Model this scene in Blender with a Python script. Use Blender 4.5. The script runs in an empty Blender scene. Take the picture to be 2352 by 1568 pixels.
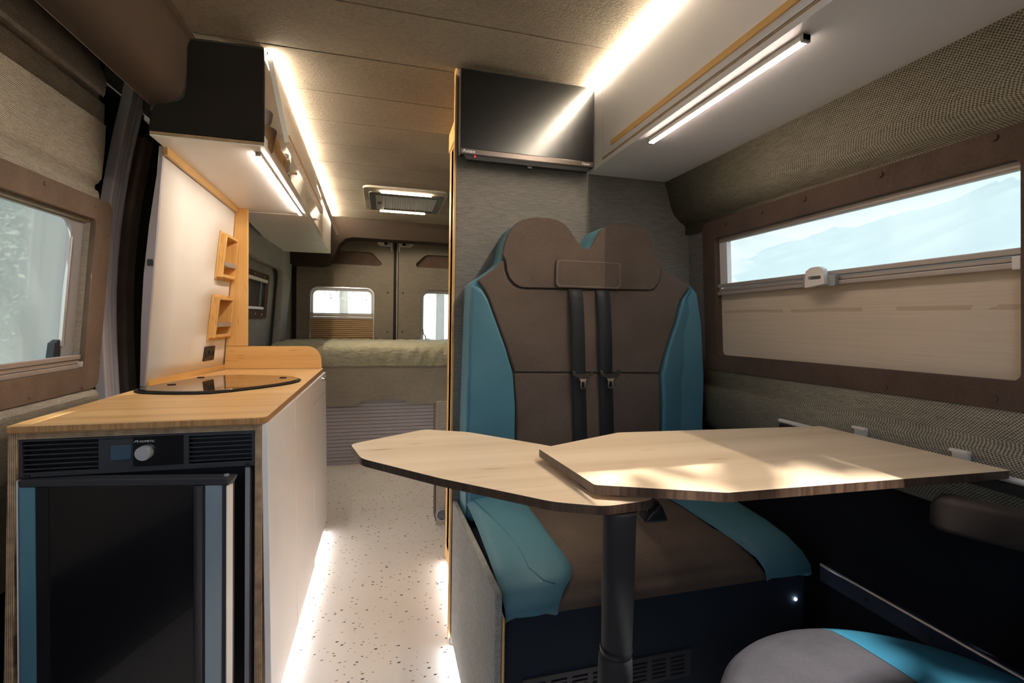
import bpy, bmesh, math, random
from mathutils import Vector, Matrix
from mathutils.geometry import tessellate_polygon

random.seed(7)
S = bpy.context.scene
C = S.collection

# ------------------------------------------------------------------ camera, world, sun, exposure
Fpx = 1082.0
v1 = Vector((885 - 1176, -(731 - 759.7), Fpx)).normalized()        # van axis (+Y) seen from the camera
v2 = Vector((5200 - 1176, -(800 - 759.7), Fpx))
v2 = (v2 - v1 * v2.dot(v1)).normalized()                           # across the van (+X)
v3 = v2.cross(v1)
if v3.y < 0: v3 = -v3
cam = bpy.data.cameras.new('camera')
cam_o = bpy.data.objects.new('camera', cam); C.objects.link(cam_o)
right = Vector((v2.x, v1.x, v3.x)); up = Vector((v2.y, v1.y, v3.y)); fwd = Vector((v2.z, v1.z, v3.z))
m = Matrix((right, up, -fwd)).transposed().to_4x4()
m.translation = Vector((0, 0, 1.15))
cam_o.matrix_world = m
cam.sensor_width = 36.0; cam.sensor_fit = 'HORIZONTAL'
cam.lens = 36.0 * Fpx / 2352.0
cam.shift_y = -24.3 / 2352.0
cam.clip_start = 0.02; cam.clip_end = 400
S.camera = cam_o

W = bpy.data.worlds.new('sky'); S.world = W; W.use_nodes = True
wn = W.node_tree.nodes; wl = W.node_tree.links
bgn = wn['Background']
sky = wn.new('ShaderNodeTexSky'); sky.sky_type = 'NISHITA'; sky.sun_disc = False
sky.sun_elevation = math.radians(58); sky.sun_rotation = math.radians(180); sky.air_density = 1.2; sky.dust_density = 1.5
wl.new(sky.outputs[0], bgn.inputs['Color']); bgn.inputs['Strength'].default_value = 0.40

sun = bpy.data.lights.new('sun', 'SUN'); sun.energy = 4.6; sun.angle = math.radians(0.6); sun.color = (1, .95, .90)
sun_o = bpy.data.objects.new('sun', sun); C.objects.link(sun_o)
sun_o.rotation_euler = Vector((.196, .55, -1.0)).to_track_quat('-Z', 'Y').to_euler()

S.view_settings.view_transform = 'Standard'; S.view_settings.look = 'None'
S.view_settings.gamma = 1.0; S.view_settings.use_curve_mapping = False
S.view_settings.exposure = 1.36
S.cycles.use_denoising = True
S.cycles.max_bounces = 10; S.cycles.diffuse_bounces = 5; S.cycles.transparent_max_bounces = 12
S.cycles.sample_clamp_indirect = 6.0
LED = 1.0

# ------------------------------------------------------------------ helpers: colour and materials
def lin(r, g, b):
    f = lambda c: (c / 255 / 12.92) if c <= 10.3 else ((c / 255 + .055) / 1.055) ** 2.4
    return (f(r), f(g), f(b), 1.0)

class N:
    """small node-tree writer"""
    def __init__(s, name):
        s.m = bpy.data.materials.new(name); s.m.use_nodes = True
        s.t = s.m.node_tree; s.b = s.t.nodes['Principled BSDF']; s.out = s.t.nodes['Material Output']
    def n(s, k, **kw):
        x = s.t.nodes.new('ShaderNode' + k)
        for a, v in kw.items(): setattr(x, a, v)
        return x
    def l(s, a, b): s.t.links.new(a, b)
    def coord(s, scale=(1, 1, 1)):
        tc = s.n('TexCoord'); mp = s.n('Mapping'); mp.inputs['Scale'].default_value = scale
        s.l(tc.outputs['Object'], mp.inputs['Vector']); return mp.outputs['Vector']
    def noise(s, scale, vec=None, detail=3, rough=.5, dist=0):
        x = s.n('TexNoise'); x.inputs['Scale'].default_value = scale; x.inputs['Detail'].default_value = detail
        x.inputs['Roughness'].default_value = rough; x.inputs['Distortion'].default_value = dist
        s.l(vec if vec is not None else s.coord(), x.inputs['Vector']); return x.outputs['Fac']
    def ramp(s, fac, stops):
        r = s.n('ValToRGB'); e = r.color_ramp.elements
        while len(e) < len(stops): e.new(.5)
        for k, (p, c) in enumerate(stops): e[k].position = p; e[k].color = c
        s.l(fac, r.inputs['Fac']); return r.outputs['Color']
    def mix(s, fac, a, b, mode='MIX'):
        x = s.n('Mix', data_type='RGBA', blend_type=mode)
        for v, k in ((fac, 0), (a, 6), (b, 7)):
            if isinstance(v, (int, float, tuple)): x.inputs[k].default_value = v
            else: s.l(v, x.inputs[k])
        return x.outputs[2]
    def math(s, op, a, b=None, c=None):
        x = s.n('Math', operation=op)
        for k, v in enumerate((a, b, c)):
            if v is None: continue
            if isinstance(v, (int, float)): x.inputs[k].default_value = v
            else: s.l(v, x.inputs[k])
        return x.outputs[0]
    def bump(s, h, strength=.2, dist=.002):
        x = s.n('Bump'); x.inputs['Strength'].default_value = strength; x.inputs['Distance'].default_value = dist
        s.l(h, x.inputs['Height']); s.l(x.outputs[0], s.b.inputs['Normal'])
    def set(s, col=None, rough=None, metal=None, spec=None, coat=None, sheen=None):
        b = s.b.inputs
        if col is not None:
            if isinstance(col, tuple): b['Base Color'].default_value = col
            else: s.l(col, b['Base Color'])
        if rough is not None: b['Roughness'].default_value = rough
        if metal is not None: b['Metallic'].default_value = metal
        if spec is not None: b['Specular IOR Level'].default_value = spec
        if coat is not None: b['Coat Weight'].default_value = coat
        if sheen is not None: b['Sheen Weight'].default_value = sheen
        return s.m

def plain(name, rgb, rough=.5, metal=0, spec=.5, var=.0, coat=None):
    x = N(name)
    if var:
        f = x.noise(6, detail=4); c = lin(*rgb); k = tuple(v * (1 - var) for v in c[:3]) + (1,)
        return x.set(x.ramp(f, [(.3, k), (.7, c)]), rough, metal, spec, coat)
    return x.set(lin(*rgb), rough, metal, spec, coat)

def tweed(name, dark, light, pitch=.0055, streak=.30):
    x = N(name)
    tc = x.n('TexCoord'); sp = x.n('SeparateXYZ'); x.l(tc.outputs['Object'], sp.inputs[0])
    u = x.math('ADD', sp.outputs[0], sp.outputs[1]); k = 2 * math.pi / pitch
    su = x.math('SINE', x.math('MULTIPLY', u, k)); sv = x.math('SINE', x.math('MULTIPLY', sp.outputs[2], k))
    w = x.math('MULTIPLY_ADD', x.math('MULTIPLY', su, sv), .5, .5)
    n1 = x.noise(1.0, x.coord((26, 26, 300)), 3); n2 = x.noise(380, detail=2); n3 = x.noise(2.2, detail=3)
    f = x.math('ADD', x.math('MULTIPLY', w, .62), x.math('MULTIPLY', n1, streak))
    f = x.math('ADD', f, x.math('MULTIPLY', x.math('SUBTRACT', n2, .5), .5))
    f = x.math('ADD', f, x.math('MULTIPLY', x.math('SUBTRACT', n3, .5), .25))
    x.bump(w, .35, .0012)
    return x.set(x.ramp(f, [(.22, lin(*dark)), (.72, lin(*light))]), .95, spec=.15)

def suede(name, a, b, scale=7, rough=.92):
    x = N(name)
    f = x.math('ADD', x.math('MULTIPLY', x.noise(scale, detail=5, rough=.6), .75), x.math('MULTIPLY', x.noise(160, detail=2), .25))
    x.bump(x.noise(500, detail=2), .15, .001)
    return x.set(x.ramp(f, [(.3, lin(*a)), (.7, lin(*b))]), rough, spec=.2)

def bamboo(name, a, b, edge=None, axis='X', rough=.38):
    """laminated bamboo: fine grain along axis, faint lamella steps, short dark nodes"""
    x = N(name)
    sc = {'X': (2, 90, 90), 'Y': (90, 2, 90), 'Z': (90, 90, 2)}[axis]
    kn = {'X': (9, 60, 60), 'Y': (60, 9, 60), 'Z': (60, 60, 9)}[axis]
    la = {'X': (1.1, 22, 22), 'Y': (22, 1.1, 22), 'Z': (22, 22, 1.1)}[axis]
    g = x.noise(1, x.coord(sc), 3); l = x.noise(1, x.coord(la), 0); kk = x.noise(1, x.coord(kn), 1)
    f = x.math('ADD', x.math('MULTIPLY', g, .45), x.math('MULTIPLY', l, .55))
    col = x.ramp(f, [(.32, lin(*a)), (.68, lin(*b))])
    kd = x.ramp(kk, [(.70, (1, 1, 1, 1)), (.80, (.72, .60, .47, 1))])
    col = x.mix(1.0, col, kd, 'MULTIPLY')
    if edge:
        ge = x.n('NewGeometry'); sp = x.n('SeparateXYZ'); x.l(ge.outputs['Normal'], sp.inputs[0])
        up_ = x.math('GREATER_THAN', x.math('ABSOLUTE', sp.outputs[2]), .6)
        e1 = x.noise(1, x.coord((140, 140, 4)), 1)
        ec = x.ramp(e1, [(.3, lin(*edge[0])), (.7, lin(*edge[1]))])
        col = x.mix(up_, ec, col)
    return x.set(col, rough, spec=.45)

def ply(name, axis, dark=(120, 95, 70), light=(196, 166, 128), n=9, t=.018):
    x = N(name); tc = x.n('TexCoord'); sp = x.n('SeparateXYZ'); x.l(tc.outputs['Object'], sp.inputs[0])
    s = x.math('SINE', x.math('MULTIPLY', sp.outputs['XYZ'.index(axis)], 2 * math.pi * n / 2 / t))
    f = x.math('ADD', x.math('MULTIPLY', s, .3), x.noise(40, detail=3))
    return x.set(x.ramp(f, [(.3, lin(*dark)), (.7, lin(*light))]), .6)

def emis(name, rgb, strength):
    x = N(name); e = x.n('Emission'); e.inputs['Color'].default_value = lin(*rgb); e.inputs['Strength'].default_value = strength
    x.l(e.outputs[0], x.out.inputs['Surface']); return x.m

def haze_glass(name, milk=.25, rgb=(200, 215, 220), tint=(.5, .5, .5)):
    """see-through pane and insect screen; tint dims the view, milky veil paints haze over it"""
    x = N(name)
    tr = x.n('BsdfTransparent'); df = x.n('BsdfTranslucent'); gl = x.n('BsdfGlossy'); d2 = x.n('BsdfDiffuse')
    tr.inputs['Color'].default_value = (*tint, 1)
    df.inputs['Color'].default_value = lin(*rgb); d2.inputs['Color'].default_value = lin(*rgb)
    gl.inputs['Roughness'].default_value = .08
    a = x.n('MixShader'); a.inputs[0].default_value = .35; x.l(df.outputs[0], a.inputs[1]); x.l(d2.outputs[0], a.inputs[2])
    b = x.n('MixShader'); b.inputs[0].default_value = milk; x.l(tr.outputs[0], b.inputs[1]); x.l(a.outputs[0], b.inputs[2])  # veil mixed in as painted haze and glare over the view
    c = x.n('MixShader'); c.inputs[0].default_value = .05; x.l(b.outputs[0], c.inputs[1]); x.l(gl.outputs[0], c.inputs[2])
    x.l(c.outputs[0], x.out.inputs['Surface']); return x.m

def floor_mat():
    x = N('floor_speckle')
    v = x.n('TexVoronoi'); v.inputs['Scale'].default_value = 1.0; v.inputs['Randomness'].default_value = 1
    x.l(x.coord((52, 84, 1)), v.inputs['Vector'])
    sp = x.n('SeparateColor'); x.l(v.outputs['Color'], sp.inputs[0])
    near = x.math('LESS_THAN', v.outputs['Distance'], x.math('MULTIPLY_ADD', sp.outputs[0], .24, .10))
    pick = x.math('GREATER_THAN', sp.outputs[1], .62)
    fleck = x.math('MULTIPLY', near, pick)
    tint = x.ramp(sp.outputs[2], [(.0, lin(70, 66, 66)), (.45, lin(110, 100, 95)), (.75, lin(190, 150, 140)), (1, lin(176, 172, 168))])
    base = x.ramp(x.noise(3, detail=4), [(.3, lin(224, 218, 211)), (.7, lin(233, 228, 222))])
    x.bump(x.noise(240, detail=2), .08, .001)
    return x.set(x.mix(fleck, base, tint), .42, spec=.4)

M = dict(
    tweed=tweed('tweed_grey', (56, 52, 50), (162, 156, 150)),
    tweed_warm=tweed('tweed_warm', (94, 87, 78), (206, 196, 180), .005),
    tweed_dark=tweed('tweed_door', (70, 65, 56), (168, 158, 138), .0065),
    tweed_rear_shaded=tweed('tweed_rear_shaded', (68, 63, 56), (160, 151, 136), .005),
    tweed_daylit=tweed('tweed_daylit', (92, 93, 92), (198, 197, 192), .005),
    tweed_cool=tweed('tweed_bench', (88, 90, 88), (188, 186, 180), .0055),
    headliner=None, brown=suede('suede_brown', (74, 60, 52), (98, 80, 70)),
    cove=suede('suede_cove', (66, 54, 46), (80, 67, 57), 3),
    seat=suede('suede_seat', (82, 70, 62), (104, 90, 80), 5),
    seat_grey=suede('suede_cab', (50, 49, 52), (66, 64, 68), 8),
    teal=None, black_felt=plain('black_felt', (44, 40, 37), .95, spec=.1, var=.2),
    worktop=bamboo('bamboo_worktop', (206, 158, 98), (226, 182, 122), ((150, 108, 66), (182, 138, 90)), 'X'),
    table=bamboo('bamboo_table', (214, 190, 158), (230, 208, 178), ((58, 44, 35), (88, 68, 54)), 'X', .36),
    bamboo=bamboo('bamboo_upright', (214, 164, 92), (232, 186, 116), None, 'Z'),
    bamboo_h=bamboo('bamboo_level', (214, 164, 92), (232, 186, 116), None, 'X'),
    bamboo_y=bamboo('bamboo_along', (208, 160, 92), (228, 182, 114), None, 'Y'),
    plyx=ply('plywood_across', 'X'), plyz=ply('plywood_level', 'Z'), plyy=ply('plywood_along', 'Y'),
    white=plain('white_laminate', (238, 233, 227), .38, var=.03), cream=plain('cream_laminate', (242, 234, 222), .5, var=.03),
    lilac=plain('pale_laminate', (218, 212, 212), .42, var=.03),
    black=plain('black_plastic', (26, 26, 28), .45, spec=.4), rubber=plain('rubber', (24, 23, 23), .7, spec=.3),
    charcoal=plain('charcoal_plastic', (52, 52, 55), .5), dark_lining=plain('shade_dark_lining', (30, 31, 36), .95, spec=.1, var=.25),
    navy=plain('navy_panel', (38, 46, 56), .85, spec=.2, var=.15),
    glass_black=plain('black_glass', (22, 22, 25), .22, spec=.5, coat=.3),
    hob=plain('smoked_glass', (40, 26, 14), .03, spec=.9, coat=.8),
    screen=plain('tv_screen', (9, 9, 10), .22, spec=.6), tv=plain('tv_bezel', (18, 18, 20), .3), chin=plain('tv_chin', (92, 82, 78), .3, metal=.7),
    alu=plain('aluminium', (196, 190, 190), .35, metal=.85), alu_dull=plain('aluminium_satin', (172, 160, 152), .5, metal=.35),
    white_metal=plain('painted_metal', (216, 208, 212), .5),
    chrome=plain('chrome', (220, 220, 225), .15, metal=1), steel=plain('brushed_steel', (206, 206, 208), .36, metal=.6),
    dark_blue=plain('anodised_blue', (44, 52, 72), .5, metal=.5),
    belt=plain('belt_webbing', (30, 30, 33), .7, var=.15), bracket=plain('bracket_plastic', (62, 54, 48), .5),
    plastic=plain('white_plastic', (214, 206, 198), .4), greyplastic=plain('grey_plastic', (150, 148, 150), .45),
    socket=plain('brown_socket', (62, 48, 38), .45, var=.25), red=plain('red_plastic', (208, 62, 34), .4),
    quilt=None, shutter=plain('shutter_slat', (186, 180, 184), .5), blind=None, pleat=plain('pleat_tan', (176, 148, 112), .8, var=.15),
    pleat_grey=plain('pleat_grey', (188, 190, 196), .7), stile_teal_reflection=plain('stile_teal_reflection', (112, 168, 186), .4, metal=.45),
    stile_silver=plain('stile_silver', (176, 194, 204), .35, metal=.55), display=plain('display', (64, 84, 100), .25),
    thread=plain('stitch_thread', (158, 150, 138), .8), terracotta=plain('pink_cloth', (150, 92, 86), .9),
    foil=suede('foil_pouch', (120, 102, 76), (178, 156, 124), 30, .4), kraft=suede('brown_bag', (120, 98, 76), (150, 124, 98), 12),
    header_suede_shaded=suede('header_suede_shaded', (46, 37, 30), (60, 49, 40), 4), pole_grey=plain('pole_grey', (36, 36, 38), .65, spec=.3), brown_trim=suede('suede_trim', (100, 83, 72), (126, 107, 94)), pale_ply=ply('pale_plywood', 'X', (176, 160, 142), (226, 214, 198)), arm=suede('suede_armrest', (46, 39, 35), (62, 53, 48), 7), blue_lit_edge=plain('blue_lit_edge', (160, 150, 158), .5),
    interior=plain('cabinet_inside', (150, 128, 104), .7, var=.1), rim=plain('felt_trim', (34, 38, 36), .8),
    glass=haze_glass('screened_glass', .30, (204, 202, 194), (.66, .68, .67)), glass_r=haze_glass('bright_glass', .50, (226, 230, 232), (.78, .77, .76)), glass_b=haze_glass('rear_glass', .26, (222, 222, 220), (1.0, .98, .96)),
    bark=plain('bark', (84, 78, 70), .9, var=.3), leaf=plain('leaf', (98, 106, 80), .7, var=.35), grass=plain('grass', (132, 142, 96), .95, var=.3),
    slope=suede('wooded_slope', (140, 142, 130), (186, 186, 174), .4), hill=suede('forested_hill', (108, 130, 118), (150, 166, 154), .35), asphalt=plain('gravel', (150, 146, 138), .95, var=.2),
    led=emis('led_warm', (255, 241, 217), 165 * LED), led_far=emis('led_warm_far', (255, 241, 217), 230 * LED), led_right=emis('led_warm_right', (255, 241, 217), 105 * LED), led_bar=emis('led_neutral', (255, 238, 222), 22 * LED), led_kitchen=emis('led_kitchen', (255, 243, 230), 46 * LED), led_floor=emis('led_floor', (250, 248, 250), 16 * LED),
    led_vent=emis('led_vent', (255, 226, 190), 16 * LED), red_led=emis('red_led', (255, 20, 20), 4), white_led=emis('white_led', (210, 225, 255), 12),
)
M['label'] = plain('lettering_white', (220, 220, 220), .5)
def _headliner():
    x = N('felt_headliner')
    f = x.math('ADD', x.math('MULTIPLY', x.noise(1, x.coord((70, 150, 70)), 4, .65), .6), x.math('MULTIPLY', x.noise(3, detail=3), .4))
    x.bump(x.noise(1, x.coord((110, 190, 110)), 4, .6), .5, .003)
    return x.set(x.ramp(f, [(.3, lin(120, 109, 95)), (.7, lin(154, 142, 125))]), .95, spec=.1)
M['headliner'] = _headliner()
def _teal(name, a, b):
    x = N(name); x.bump(x.noise(320, detail=2), .12, .001)
    return x.set(x.ramp(x.noise(5, detail=3), [(.3, lin(*a)), (.7, lin(*b))]), .52, spec=.35)
M['teal_deep'] = _teal('teal_cloth', (40, 96, 118), (50, 108, 130))
M['teal'] = _teal('teal_leather', (74, 118, 132), (84, 128, 143))
def _quilt():
    x = N('sage_quilt')
    w = x.noise(9, detail=5, rough=.6, dist=1.5)
    v = x.n('TexVoronoi', feature='DISTANCE_TO_EDGE'); v.inputs['Scale'].default_value = 11
    x.l(x.coord((1, 1, 2.2)), v.inputs['Vector'])
    h = x.math('ADD', x.math('MULTIPLY', x.math('MINIMUM', v.outputs['Distance'], .25), 1.6), w)
    x.bump(h, .55, .02)
    return x.set(x.ramp(w, [(.3, lin(172, 168, 142)), (.7, lin(190, 186, 160))]), .9, spec=.2)
M['quilt'] = _quilt()
def _blind():
    x = N('blind_cloth')
    f = x.math('ADD', x.math('MULTIPLY', x.noise(1, x.coord((4, 4, 260)), 2), .5), x.math('MULTIPLY', x.noise(3, detail=3), .5))
    tc = x.n('TexCoord'); sp = x.n('SeparateXYZ'); x.l(tc.outputs['Object'], sp.inputs[0])
    # faint water stain running along the cloth
    d = x.math('ABSOLUTE', x.math('SUBTRACT', x.math('ADD', sp.outputs[2], x.math('MULTIPLY', x.noise(5, detail=3), .012)), 1.199))
    st = x.math('MULTIPLY', x.math('LESS_THAN', d, .005), x.math('GREATER_THAN', x.noise(6), .45))
    col = x.ramp(f, [(.3, lin(190, 172, 152)), (.7, lin(206, 188, 168))])
    return x.set(x.mix(x.math('MULTIPLY', st, .5), col, lin(160, 134, 108)), .85, spec=.2)
M['blind'] = _blind()

# ------------------------------------------------------------------ helpers: geometry and objects
class MB:
    def __init__(s): s.v = []; s.f = []
    def add(s, vs, fs):
        o = len(s.v); s.v += [tuple(p) for p in vs]; s.f += [tuple(i + o for i in q) for q in fs]; return s
    def hexa(s, p):  # bottom 4 then top 4
        return s.add(p, [(3, 2, 1, 0), (4, 5, 6, 7), (0, 1, 5, 4), (1, 2, 6, 5), (2, 3, 7, 6), (3, 0, 4, 7)])
    def box(s, x0, x1, y0, y1, z0, z1):
        return s.hexa([(x0, y0, z0), (x1, y0, z0), (x1, y1, z0), (x0, y1, z0), (x0, y0, z1), (x1, y0, z1), (x1, y1, z1), (x0, y1, z1)])
    def plate(s, outer, holes, f, w0, w1):
        """solid plate: outline (u,v) with holes, mapped to 3D by f(u,v,w) for w0..w1"""
        loops = [outer] + list(holes)
        tris = tessellate_polygon([[Vector((u, v, 0)) for u, v in L] for L in loops])
        pts = [p for L in loops for p in L]; n = len(pts)
        vs = [f(u, v, w0) for u, v in pts] + [f(u, v, w1) for u, v in pts]
        fs = [tuple(t) for t in tris] + [tuple(i + n for i in reversed(t)) for t in tris]
        o = 0
        for L in loops:
            k = len(L)
            fs += [(o + i, o + (i + 1) % k, o + (i + 1) % k + n, o + i + n) for i in range(k)]
            o += k
        return s.add(vs, fs)
    def prism(s, poly, f, w0, w1): return s.plate(poly, [], f, w0, w1)
    def sweep(s, prof, ys, f):
        """open profile list (a,b) swept over ys: surface strip"""
        n = len(prof); vs = [f(a, y, b) for y in ys for a, b in prof]
        fs = [(j * n + i, j * n + i + 1, (j + 1) * n + i + 1, (j + 1) * n + i) for j in range(len(ys) - 1) for i in range(n - 1)]
        return s.add(vs, fs)
    def grid(s, fn, nu, nv):
        vs = [fn(i / nu, j / nv) for j in range(nv + 1) for i in range(nu + 1)]
        fs = [(j * (nu + 1) + i, j * (nu + 1) + i + 1, (j + 1) * (nu + 1) + i + 1, (j + 1) * (nu + 1) + i) for j in range(nv) for i in range(nu)]
        return s.add(vs, fs)
    def tube(s, pts, r, n=10, cap=True):
        pts = [Vector(p) for p in pts]; rings = []
        rs = r if isinstance(r, (list, tuple)) else [r] * len(pts)
        for i, p in enumerate(pts):
            d = (pts[min(i + 1, len(pts) - 1)] - pts[max(i - 1, 0)]).normalized()
            a = d.cross(Vector((0, 0, 1)));
            if a.length < .05: a = d.cross(Vector((1, 0, 0)))
            a.normalize(); b = d.cross(a)
            rings.append([p + (a * math.cos(2 * math.pi * k / n) + b * math.sin(2 * math.pi * k / n)) * rs[i] for k in range(n)])
        vs = [q for R in rings for q in R]
        fs = [(i * n + k, i * n + (k + 1) % n, (i + 1) * n + (k + 1) % n, (i + 1) * n + k) for i in range(len(pts) - 1) for k in range(n)]
        if cap: fs += [tuple(range(n - 1, -1, -1)), tuple((len(pts) - 1) * n + k for k in range(n))]
        return s.add(vs, fs)
    def lathe(s, prof, c, ax='Z', n=24):
        """closed-ended solid of revolution; prof = (radius, height) along axis"""
        def mp(r, h, a):
            p, q = r * math.cos(a), r * math.sin(a)
            d = {'Z': (p, q, h), 'Y': (p, h, q), 'X': (h, p, q)}[ax]
            return (c[0] + d[0], c[1] + d[1], c[2] + d[2])
        vs = [mp(r, h, 2 * math.pi * k / n) for r, h in prof for k in range(n)]; k_ = len(prof)
        fs = [(i * n + k, i * n + (k + 1) % n, (i + 1) * n + (k + 1) % n, (i + 1) * n + k) for i in range(k_ - 1) for k in range(n)]
        fs += [tuple(range(n - 1, -1, -1)), tuple((k_ - 1) * n + k for k in range(n))]
        return s.add(vs, fs)

BASE = {}
def build(name, mb, mat, parent=None, bevel=0, seg=2, smooth=False, base=None, solid=0, sub=0, ang=35):
    me = bpy.data.meshes.new(name)
    if parent is not None:
        b = Vector(BASE[parent.name])
    elif base is not None: b = Vector(base)
    else:
        xs = [v[0] for v in mb.v]; ysx = [v[1] for v in mb.v]; zs = [v[2] for v in mb.v]
        b = Vector(((min(xs) + max(xs)) / 2, (min(ysx) + max(ysx)) / 2, min(zs)))
    me.from_pydata([Vector(v) - b for v in mb.v], [], mb.f)
    bm = bmesh.new(); bm.from_mesh(me); bmesh.ops.recalc_face_normals(bm, faces=bm.faces); bm.to_mesh(me); bm.free()
    o = bpy.data.objects.new(name, me); C.objects.link(o)
    if isinstance(mat, str): mat = M[mat]
    me.materials.append(mat)
    if parent is not None: o.parent = parent
    else: o.location = b
    BASE[o.name] = tuple(b)
    if smooth:
        for p in me.polygons: p.use_smooth = True
        me.set_sharp_from_angle(angle=math.radians(ang))
    if solid:
        md = o.modifiers.new('solid', 'SOLIDIFY'); md.thickness = solid; md.offset = -1
    if bevel:
        md = o.modifiers.new('bevel', 'BEVEL'); md.width = bevel; md.segments = seg; md.limit_method = 'ANGLE'; md.angle_limit = math.radians(32)
        if seg > 2: 
            for p in me.polygons: p.use_smooth = True
            md.harden_normals = False
            me.set_sharp_from_angle(angle=math.radians(75))
    if sub:
        md = o.modifiers.new('sub', 'SUBSURF'); md.levels = sub; md.render_levels = sub
    return o

def tag(o, label, cat, group=None):
    o['label'] = label; o['category'] = cat
    if group: o['group'] = group
    return o
def thing(name, base, label, cat, group=None):
    o = bpy.data.objects.new(name, None); C.objects.link(o); o.location = base; o.empty_display_size = .05
    BASE[o.name] = tuple(base); return tag(o, label, cat, group)
def struct(name, mb, mat, **k):
    o = build(name, mb, mat, base=(0, 0, 0), **k); o['kind'] = 'structure'; return o
def struct_root(name, base=(0, 0, 0)):
    o = bpy.data.objects.new(name, None); C.objects.link(o); o.location = base; BASE[o.name] = tuple(base); o['kind'] = 'structure'; return o
def box(*a): return MB().box(*a)
def twin(o, off, parent, name=None):
    """a copy of a part under the same or another thing"""
    c = o.copy(); C.objects.link(c); c.parent = parent; c.location = Vector(o.location) + Vector(off); BASE[c.name] = BASE.get(parent.name, (0, 0, 0)); return c
def dup(root, off, label, group=None):
    r = root.copy(); C.objects.link(r); r.location = Vector(root.location) + Vector(off); r['label'] = label
    BASE[r.name] = tuple(r.location)
    for ch in list(root.children):
        c = ch.copy(); C.objects.link(c); c.parent = r
        for g in list(ch.children):
            d = g.copy(); C.objects.link(d); d.parent = c
    return r
def rr(u0, u1, v0, v1, r, n=6):
    out = []
    for cu, cv, a0 in ((u1 - r, v1 - r, 0), (u0 + r, v1 - r, 90), (u0 + r, v0 + r, 180), (u1 - r, v0 + r, 270)):
        for k in range(n + 1):
            a = math.radians(a0 + 90 * k / n); out.append((cu + r * math.cos(a), cv + r * math.sin(a)))
    return out
def text(body, size, loc, parent, mat='label', rot=(90, 0, 0), name='lettering', extrude=.0004, sx=1.0):
    cu = bpy.data.curves.new(name, 'FONT'); cu.body = body; cu.size = size; cu.extrude = extrude; cu.align_x = 'CENTER'; cu.align_y = 'CENTER'
    o = bpy.data.objects.new(name, cu); C.objects.link(o); cu.materials.append(M[mat])
    bpy.context.view_layer.update()
    me = bpy.data.meshes.new_from_object(o.evaluated_get(bpy.context.evaluated_depsgraph_get()))
    bpy.data.objects.remove(o); bpy.data.curves.remove(cu)
    o = bpy.data.objects.new(name, me); C.objects.link(o); me.materials.clear(); me.materials.append(M[mat])
    o.parent = parent; o.location = Vector(loc) - Vector(BASE[parent.name]); o.rotation_euler = [math.radians(a) for a in rot]; o.scale = (sx, 1, 1)
    return o
lerp = lambda a, b, t: a + (b - a) * t
def smoothstep(t): t = max(0, min(1, t)); return t * t * (3 - 2 * t)

XL = lambda z: -.95 + .074 * (z - .87)        # left body side leans in towards the roof
XR = lambda z: 1.19 - .062 * (z - .945)       # right body side
fL = lambda y, z, w: (XL(z) + w, y, z)        # w = distance into the room
fR = lambda y, z, w: (XR(z) - w, y, z)
fY = lambda Y: (lambda x, z, w: (x, Y + w, z))
fX = lambda X: (lambda y, z, w: (X + w, y, z))
fZ = lambda Z: (lambda x, y, w: (x, y, Z + w))

# ------------------------------------------------------------------ structure: floor, ceiling, walls
struct('floor', box(-1.05, 1.25, -1.2, 4.95, -.04, 0), floor_mat())
HX0, HX1, HY0, HY1 = .10, .93, -.50, .14       # roof hatch over the cab
ceil = struct('ceiling', MB().plate([(-1.05, -1.0), (1.25, -1.0), (1.25, 4.95), (-1.05, 4.95)], [[(HX0, HY0), (HX1, HY0), (HX1, HY1), (HX0, HY1)]], fZ(2.02), 0, .03), 'black_felt')
seams = [-1.0, -.58, -.30, -.02, .26, .54, .82, 1.10, 1.38, 1.66, 1.945, 2.225, 2.51, 2.80, 3.09, 3.375, 3.66, 3.945, 4.23, 4.60]
for a, b in zip(seams[:-1], seams[1:]):
    if b > HY1 + .02: build('ceiling_panel', box(-.62, 1.22, max(a, HY1 + .01) + .0015, b - .0015, 2.010, 2.022), 'headliner', ceil, bevel=.003)
    else: build('ceiling_panel', box(-.62, HX0 - .01, a + .0015, b - .0015, 2.010, 2.022), 'headliner', ceil, bevel=.003)
# roof cove above the sliding door, brown suede
cove_prof = [(-.575, 2.012), (-.592, 2.008), (-.601, 1.998), (-.605, 1.98), (-.607, 1.90), (-.611, 1.855), (-.618, 1.83), (-.636, 1.812), (-.665, 1.803), (-.698, 1.797), (-.702, 1.80), (-.704, 1.83), (-.74, 1.90), (-.80, 1.97), (-.90, 2.0)]
struct('trim_1', MB().sweep(cove_prof, [-1.0, 0, .9, 1.3, 1.72, 1.95], lambda a, y, b: (a, y, b)), 'cove', smooth=True, solid=.006, ang=70)
struct('trim_2', MB().tube([(-.702, -.9, 1.7945), (-.702, 1.73, 1.7945)], .0022, 8), 'alu_dull')

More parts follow.
